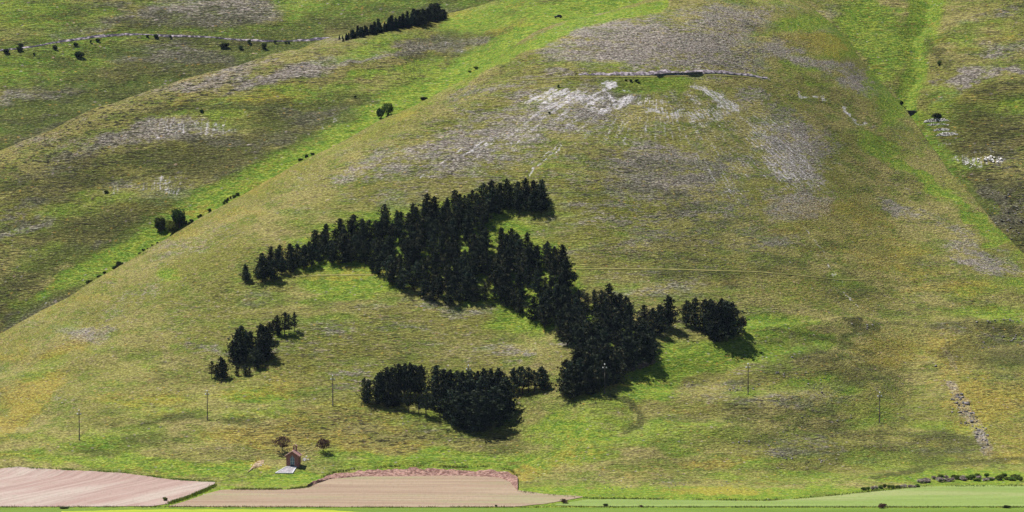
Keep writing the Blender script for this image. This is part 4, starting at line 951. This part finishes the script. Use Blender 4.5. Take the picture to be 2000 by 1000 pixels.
# ------------------------------------------------------------------ rocks
def rock_mesh(seed, material):
    import bmesh
    r = np.random.default_rng(seed); bm = bmesh.new(); bmesh.ops.create_icosphere(bm, subdivisions=2, radius=.5)
    ax = [r.normal(size=3) for _ in range(6)]
    for vtx in bm.verts:
        c = np.array(vtx.co)
        for a in ax:
            a_ = a / np.linalg.norm(a); d = c @ a_; lim = .5 * (.55 + .1 * (a[0] % 1))
            if d > lim: c = c - a_ * (d - lim)
        c = c * (1 + r.normal(0, .05)); vtx.co = c * np.array([1, .8, .75])
    me = bpy.data.meshes.new('rock_body'); bm.to_mesh(me); bm.free(); me.materials.append(material); return me
ROCKS = [rock_mesh(500 + i, M['rock']) for i in range(6)]
WROCKS = [rock_mesh(520 + i, M['rock_white']) for i in range(4)]
def rock(u, v, wpx, label, group, layer='front', white=False):
    p = ground(u, v, layer); s = wpx / pxm(p.y)
    o = link('rock', random.choice(WROCKS if white else ROCKS), None, None, label=label, category='rock', group=group)
    o.location = (p.x, p.y, p.z + s * .12); o.rotation_euler = (random.uniform(-.3, .3), random.uniform(-.3, .3), random.uniform(0, 6.28))
    o.scale = (s, s * random.uniform(.8, 1.2), s * random.uniform(.6, .95))
r = np.random.default_rng(91)
for i in range(85):        # stony trail at the lower right
    t = r.beta(1.3, 1.3); c = np.interp(t, [0, .3, .6, 1], [1860, 1880, 1903, 1930]); w = np.interp(t, [0, .3, .6, 1], [8, 14, 18, 10])
    rock(c + r.normal(0, w * .6), 762 + 115 * t + r.normal(0, 2), r.choice([3.5, 4, 5, 6.5, 9]), 'grey limestone rock in the stony trail at lower right', 'rocks of the stony trail')
for (u, v, w) in [(1828, 716, 8), (1845, 744, 5), (1856, 747, 6), (1882, 788, 11), (1890, 790, 13), (1876, 780, 7)]:
    rock(u, v, w, 'larger grey boulder at the head of the stony trail', 'larger trail boulders')
for (bu, bv, n, su, sv) in [(1585, 748, 14, 22, 10), (1575, 702, 6, 10, 3), (1530, 732, 10, 14, 4), (1440, 760, 8, 14, 3), (1600, 765, 6, 16, 5), (1455, 866, 6, 6, 4), (1540, 893, 8, 12, 4), (1640, 818, 7, 18, 6), (1610, 900, 7, 14, 4), (1350, 752, 5, 10, 3), (1500, 855, 6, 30, 8), (1580, 820, 6, 24, 10)]:
    for i in range(n): rock(bu + r.normal(0, su), bv + r.normal(0, sv), r.choice([3, 3.5, 4.5, 6.5]), 'small grey stone scattered on the dark slope at lower right', 'stones scattered on the lower right slope')
for (bu, bv, n, su, sv) in [(1310, 948, 7, 10, 3), (1335, 948, 5, 8, 3), (1240, 935, 6, 40, 12), (1190, 950, 6, 20, 4), (1430, 950, 5, 30, 5)]:
    for i in range(n): rock(bu + r.normal(0, su), bv + r.normal(0, sv), r.choice([2.5, 3, 4]), 'small grey stone near the crop field edge', 'stones near the field edge')
for (bu, bv, n, su, sv) in [(1965, 628, 22, 24, 3), (1985, 660, 12, 16, 4), (1690, 638, 8, 12, 5), (1935, 675, 6, 20, 5)]:
    for i in range(n): rock(bu + r.normal(0, su), bv + r.normal(0, sv), r.choice([3, 4, 5, 6]), 'grey limestone outcrop block at the right edge mid slope', 'outcrop blocks at the right edge')
for i in range(60): rock(1975 + r.normal(0, 20), 425 + r.normal(0, 26), r.choice([3, 4, 5, 6]), 'pinkish grey block in the rocky gully wall at right', 'blocks of the gully wall', 'right')
for i in range(26): rock(1932 + r.normal(0, 13), 311 + r.normal(0, 3), r.choice([4, 6, 8]), 'white limestone block in the pale outcrop right of the gully', 'blocks of the pale outcrop', 'right', True)
for i in range(12): rock(1898 + r.normal(0, 8), 320 + r.normal(0, 5), r.choice([3, 4]), 'white limestone block beside the stream scar', 'blocks beside the scar', 'right', True)
for i in range(10): rock(596 + r.normal(0, 4), 898 + r.normal(0, 2), r.choice([3, 4, 5]), 'pale rubble stone beside the chapel', 'rubble beside the chapel', 'front', True)
for i in range(10): rock(505 + r.normal(0, 5), 908 + r.normal(0, 3), r.choice([2.5, 3, 4]), 'pale rubble stone in the earth scar left of the chapel', 'rubble in the earth scar', 'front', True)
for (u, v) in [(634, 915), (448, 640), (544, 667), (1213, 940), (1500, 975), (120, 992), (165, 997), (398, 966), (1240, 978)]:
    rock(u, v, 3, 'lone white stone lying in the grass', 'lone white stones', 'front', True)

# ------------------------------------------------------------------ gabion walls, weir
def gabion(u0, u1, vtop, vbot, lab, seed):
    pa = ground(u0, vbot - 1, 'right'); pb = ground(u1, vbot - 3, 'right')
    L = math.hypot(pb.x - pa.x, pb.y - pa.y); ang = math.atan2(pb.y - pa.y, pb.x - pa.x)
    h = (vbot - vtop) / pxm(pa.y) * .8
    t = empty('gabion_wall', (pa.x, pa.y, min(pa.z, pb.z)), ang, 1, label=lab, category='stone wall', group='gabion walls beside the gully')
    rr2 = np.random.default_rng(seed); n = int(L / .34)
    for i in range(n):
        f = math.sin(math.pi * (i + .5) / n) ** .5; zb = (pb.z - pa.z) * (i + .5) / n * .6
        for k in range(max(1, int(round(h * f / .36)))):
            o = link('stone', ROCKS[rr2.integers(6)] if rr2.uniform() < .3 else WROCKS[rr2.integers(4)], None, t)
            o.location = (L * (i + .5) / n + rr2.normal(0, .04), rr2.normal(0, .05) + k * .10, zb + .08 + k * .34)
            o.rotation_euler = tuple(rr2.uniform(0, 6.28, 3)); sc = rr2.uniform(.52, .64); o.scale = (sc, sc, sc)
gabion(1804, 1856, 230, 240.5, 'topmost of the four white stone gabion walls by the gully', 1)
gabion(1811, 1854, 241, 247, 'second white gabion wall from the top, thin', 2)
gabion(1822, 1856, 249, 257, 'third white gabion wall from the top, short', 3)
gabion(1828, 1873, 257, 267, 'lowest of the four white stone gabion walls', 4)
p = ground(1779, 224, 'right'); q = pxm(p.y); B = Bag()
w, h = 20 / q, 8.5 / q
co = np.array([(-w / 2, 0, h), (w / 2, 0, h), (w * .22, 0, 0), (-w * .26, 0, -.3), (-w / 2, .5, h), (w / 2, .5, h), (w * .22, .5, 0), (-w * .26, .5, -.3)])
B.add((co, [(0, 3, 2, 1), (4, 5, 6, 7), (0, 1, 5, 4), (1, 2, 6, 5), (2, 3, 7, 6), (3, 0, 4, 7)]))
B.add(box(-w * .56, w * .56, -.05, .55, h, h + .15))
o = link('weir', B.mesh('weir', simple('weir_stone', (.045, .042, .05), (.085, .08, .09), 2, .9, .1)), None, None, label='dark trapezoid stone weir across the right gully', category='weir'); o.location = (p.x, p.y - .6, p.z - .2)

# dark retaining wall at the summit road
pa = ground(1279, 146); pb = ground(1368, 142)
L = math.hypot(pb.x - pa.x, pb.y - pa.y); t = empty('retaining_wall', pa, math.atan2(pb.y - pa.y, pb.x - pa.x), 1, label='low dark retaining wall along the summit road', category='wall')
mw = simple('wall_stone', (.05, .048, .055), (.10, .095, .10), 2, .9, .1)
for i in range(7):
    B = Bag(); B.add(box(L * i / 7 + .05, L * (i + 1) / 7 - .05, -.2, .2, -.6, .30 + random.uniform(-.06, .06))); o = link('wall_panel', B.mesh('wall_panel', mw), None, t); o.location.z = (pb.z - pa.z) * (i + .5) / 7; o.location.y = -.9
B = Bag(); B.add(box(0, L, -.26, .26, .37, .45)); o = link('coping', B.mesh('coping', M['rock']), None, t); o.location = (0, -.9, (pb.z - pa.z) * .5); o.rotation_euler = (0, -math.atan2(pb.z - pa.z, L) * .0, 0)

# ------------------------------------------------------------------ chapel
def chapel():
    p = ground(571, 912); q = pxm(p.y)
    rz = math.radians(-8)
    brick = simple('brick', (.20, .085, .085), (.34, .17, .155), 5, .95, .03, stretch=(.5, .5, 3))
    tile = simple('roof_tile', (.36, .20, .18), (.54, .36, .33), 3, .9, .05, stretch=(4, 1, 1))
    glass, nt, b = mat('door_glass'); b.inputs['Base Color'].default_value = (.10, .16, .27, 1); b.inputs['Roughness'].default_value = .12; b.inputs['Specular IOR Level'].default_value = .8
    white = simple('white_paint', (.46, .46, .49), (.58, .58, .61), 5, .7)
    W, D, Hh, Hr = 3.5, 3.6, 3.2, 1.15
    t = empty('chapel', (p.x, p.y, p.z - .05), rz, 1, label='tiny red brick chapel with gable roof, belfry and blue glass door', category='chapel')
    # walls: front with door opening, back, sides
    B = Bag(); dw = .62; dh = 2.55
    th = .25
    B.add(box(-W / 2, -dw, 0, th, -.8, Hh)); B.add(box(dw, W / 2, 0, th, -.8, Hh))
    def prism(pts, y0, y1):
        n = len(pts); co = [(x, y0, z) for x, z in pts] + [(x, y1, z) for x, z in pts]
        return np.array(co, float), [tuple(range(n)), tuple(range(2 * n - 1, n - 1, -1))] + [(i, n + i, n + (i + 1) % n, (i + 1) % n) for i in range(n)]
    gp = lambda x: Hh + Hr * (1 - abs(x) / (W / 2))
    B.add(prism([(-W / 2, Hh), (-dw, Hh), (-dw, gp(dw))], 0, th)); B.add(prism([(W / 2, Hh), (dw, gp(dw)), (dw, Hh)], 0, th))
    B.add(prism([(-dw, dh), (0, dh + .85), (0, gp(0)), (-dw, gp(dw))], 0, th)); B.add(prism([(dw, dh), (dw, gp(dw)), (0, gp(0)), (0, dh + .85)], 0, th))
    link('front_wall', B.mesh('chapel_front', brick), None, t)
    B = Bag(); B.add(box(-W / 2, -W / 2 + th, th, D, -.8, Hh)); link('side_wall', B.mesh('chapel_side', brick), None, t)
    B = Bag(); B.add(box(W / 2 - th, W / 2, th, D, -.8, Hh)); link('side_wall', B.mesh('chapel_side', brick), None, t)
    B = Bag(); B.add(prism([(-W / 2 + th, -.8), (W / 2 - th, -.8), (W / 2 - th, Hh), (0, gp(0) - .2), (-W / 2 + th, Hh)], D - th, D)); link('back_wall', B.mesh('chapel_back', brick), None, t)
    # door
    B = Bag(); B.add(prism([(-dw, 0), (dw, 0), (dw, dh), (0, dh + .85), (-dw, dh)], th * .55, th * .7)); d = link('door', B.mesh('door_pane', glass), None, t)
    B = Bag()
    for x in (-dw + .04, 0, dw - .04): B.add(box(x - .04, x + .04, th * .35, th * .54, 0, dh + (.75 if x == 0 else 0)))
    for z in (.06, .75, 1.6, dh): B.add(box(-dw, dw, th * .36, th * .53, z - .035, z + .035))
    link('door_frame', B.mesh('door_frame', white), None, d)
    B = Bag(); B.add(box(-.5, .5, th * .3, th * .34, .1, .7)); link('door_panel', B.mesh('door_panel', simple('door_base', (.05, .05, .07), (.08, .08, .1), 3)), None, d)
    # roof with rows of tiles
    roof = empty('roof', (0, 0, 0)); roof.parent = t
    a = math.atan2(Hr, W / 2); sl_ = W / 2 / math.cos(a) + .42
    for sgn in (-1, 1):
        B = Bag(); B.add(box(0, sl_, -.45, D + .3, .02, .14))
        o = link('roof_slope', B.mesh('roof_slope', tile), None, roof); o.location = (0, 0, Hh + Hr); o.rotation_euler = (0, a, 0) if sgn > 0 else (0, math.pi - a, 0)
        if sgn < 0: o.rotation_euler = (0, a, math.pi); o.location = (0, D - .15, Hh + Hr)
        B = Bag()
        for k in range(11):
            y = -.42 + k * (D + .7) / 10.8; B.add(tube((0, y, .16), (sl_ + .02, y, .16), .09, .09, 6))
        o2 = link('roof_tiles', B.mesh('roof_tiles', tile), None, roof); o2.location = o.location; o2.rotation_euler = o.rotation_euler
    B = Bag(); B.add(tube((0, -.47, Hh + Hr + .12), (0, D + .32, Hh + Hr + .12), .13, .13, 8)); link('ridge', B.mesh('ridge', tile), None, roof)
    # belfry
    bx = .25; by = 2.9; z0 = Hh + Hr - .2
    B = Bag(); B.add(box(bx - .55, bx - .28, by - .22, by + .22, z0, z0 + 1.25)); B.add(box(bx + .28, bx + .55, by - .22, by + .22, z0, z0 + 1.25)); B.add(box(bx - .28, bx + .28, by - .21, by + .21, z0, z0 + .45))
    B.add(prism([(bx - .55, z0 + 1.25), (bx - .28, z0 + 1.25), (bx - .15, z0 + 1.45), (bx + .15, z0 + 1.45), (bx + .28, z0 + 1.25), (bx + .55, z0 + 1.25), (bx + .55, z0 + 1.5), (bx, z0 + 1.62), (bx - .55, z0 + 1.5)], by - .22, by + .22))
    bf = link('belfry', B.mesh('belfry', brick), None, t)
    B = Bag(); B.add(prism([(bx - .7, z0 + 1.5), (bx, z0 + 1.85), (bx + .7, z0 + 1.5), (bx + .7, z0 + 1.6), (bx, z0 + 1.97), (bx - .7, z0 + 1.6)], by - .32, by + .32)); link('belfry_roof', B.mesh('belfry_roof', tile), None, bf)
    prof = [(.03, .42), (.09, .38), (.12, .22), (.17, .06), (.2, 0)]
    co = []; f = []
    for (R_, z) in prof:
        for k in range(10): co.append((bx + R_ * math.cos(.6283 * k), by + R_ * math.sin(.6283 * k), z0 + .72 + z))
    for i in range(len(prof) - 1):
        for k in range(10): f.append((i * 10 + k, i * 10 + (k + 1) % 10, (i + 1) * 10 + (k + 1) % 10, (i + 1) * 10 + k))
    me = mesh_from('bell', co, f, True); me.materials.append(simple('bell_metal', (.45, .42, .36), (.55, .5, .42), 3, .35, spec=.6)); link('bell', me, None, bf)
    # paved forecourt of slabs with pale kerbs
    fc = empty('forecourt', (0, 0, 0), 0, 1, label='pale paved forecourt with kerbs in front of the brick chapel', category='paving')
    A0, A1, B0, B1 = [ground(u, v) for u, v in ((559, 913), (580, 913), (537, 925.5), (572, 926))]
    slab = simple('paving', (.24, .225, .245), (.36, .34, .36), 3, .9, .02, rand=.4)
    def bil(s, tt): return (A0.lerp(A1, s)).lerp(B0.lerp(B1, s), tt) + mathutils.Vector((0, 0, .22))
    def piece(name, s0, s1, t0, t1, dz, m_, par):
        c4 = [bil(s0, t0), bil(s1, t0), bil(s1, t1), bil(s0, t1)]
        co = [(c.x, c.y, c.z + dz) for c in c4] + [(c.x, c.y, c.z - .9) for c in c4]
        me = mesh_from(name, co, [(3, 2, 1, 0), (4, 5, 6, 7), (0, 1, 5, 4), (1, 2, 6, 5), (2, 3, 7, 6), (3, 0, 4, 7)]); me.materials.append(m_); return link(name, me, None, par)
    for i in range(4):
        for j in range(4): piece('slab', .07 + i * .215 + .006, .07 + (i + 1) * .215 - .006, .1 + j * .215 + .008, .1 + (j + 1) * .215 - .008, random.uniform(-.01, .02), slab, fc)
    for a_ in ((0, .06, 0, 1), (.94, 1, 0, 1), (.065, .935, .0, .05), (.065, .935, .965, 1)): piece('kerb', *a_, .10, white, fc)
chapel()
# earth scar left of the chapel
rough_strip('earth_scar', np.arange(484, 516, 1.2), lin([(484, 922), (495, 908), (505, 899), (516, 897)]), lin([(484, 924), (495, 916), (505, 914), (516, 905)]), 8, M['earth'], 'front', .5, 1.4, 95, 0, kind='structure', label='bare ochre earth scar left of the chapel', category='earth')

# ------------------------------------------------------------------ dark parked car on the high meadow
def car():
    p = ground(1090, 35.5, 'mid'); q = pxm(p.y); L = 15.5 / q
    paint, nt, b = mat('car_paint'); b.inputs['Base Color'].default_value = (.012, .018, .028, 1); b.inputs['Roughness'].default_value = .25; b.inputs['Specular IOR Level'].default_value = .5
    glass, nt, b2 = mat('car_glass'); b2.inputs['Base Color'].default_value = (.02, .03, .04, 1); b2.inputs['Roughness'].default_value = .08
    tyre = simple('tyre', (.012, .012, .012), (.02, .02, .02), 5)
    t = empty('parked_car', p, math.radians(4), L / 3.8, label='small dark car parked on the high green meadow', category='car')
    def prof(pts, y0, y1, name, m_, par):
        n = len(pts); co = [(x, y0, z) for x, z in pts] + [(x, y1, z) for x, z in pts]
        me = mesh_from(name, co, [tuple(range(n)), tuple(range(2 * n - 1, n - 1, -1))] + [(i, n + i, n + (i + 1) % n, (i + 1) % n) for i in range(n)]); me.materials.append(m_); return link(name, me, None, par)
    prof([(-1.9, .35), (1.85, .35), (1.9, .6), (1.85, .98), (1.0, 1.02), (-.7, 1.02), (-1.75, .88), (-1.92, .65)], -.82, .82, 'body', paint, t)
    c = prof([(-.75, 1.02), (1.7, 1.0), (1.5, 1.52), (1.3, 1.58), (-.1, 1.58), (-.25, 1.52)], -.72, .72, 'cabin', paint, t)
    for y0, y1 in ((-.735, -.722), (.722, .735)):
        prof([(-.5, 1.06), (.45, 1.06), (.45, 1.48), (-.15, 1.48)], y0, y1, 'window', glass, c); prof([(.53, 1.06), (1.5, 1.06), (1.38, 1.48), (.53, 1.48)], y0, y1, 'window', glass, c)
    for x in (-1.2, 1.2):
        for y in (-.74, .74):
            B = Bag(); B.add(tube((0, -.1, 0), (0, .1, 0), .32, .32, 14)); B.add(tube((0, .1, 0), (0, .101, 0), .32, .32, 14)); B.add(tube((0, -.1, 0), (0, -.101, 0), .32, .3, 14))
            o = link('wheel', B.mesh('wheel', tyre), None, t); o.location = (x, y, .32)
car()

# ------------------------------------------------------------------ the air
def haze():
    bx = box(-2600, 2600, -320, 4100, -14, 420)
    me = mesh_from('haze', bx[0], bx[1]); m = bpy.data.materials.new('air'); m.use_nodes = True
    nt = m.node_tree; nt.nodes.clear(); out = nt.nodes.new('ShaderNodeOutputMaterial'); v = nt.nodes.new('ShaderNodeVolumePrincipled')
    v.inputs['Color'].default_value = (.55, .72, 1.0, 1); v.inputs['Density'].default_value = 0.000010; v.inputs['Anisotropy'].default_value = 0.2
    nt.links.new(v.outputs[0], out.inputs['Volume']); me.materials.append(m)
    link('haze', me, None, kind='stuff', label='thin bluish air over the whole valley', category='haze')
USE_HAZE = True
if USE_HAZE: haze()

# ------------------------------------------------------------------ small families told apart by their order across the view
ORD = ['first', 'second', 'third', 'fourth', 'fifth', 'sixth', 'seventh', 'eighth', 'ninth', 'tenth', 'eleventh', 'twelfth', 'thirteenth', 'fourteenth', 'fifteenth']
fam = {}
for o in list(COL.objects):
    if o.parent is None and 'category' in o and 'group' in o: fam.setdefault(o['label'], []).append(o)
for lab, L_ in fam.items():
    if 2 <= len(L_) <= 15:
        L_.sort(key=lambda o: proj(o.location.x, o.location.y, o.location.z)[0])
        for i, o in enumerate(L_):
            if len(lab.split()) <= 13: o['label'] = lab + ', ' + ORD[i] + ' from left'
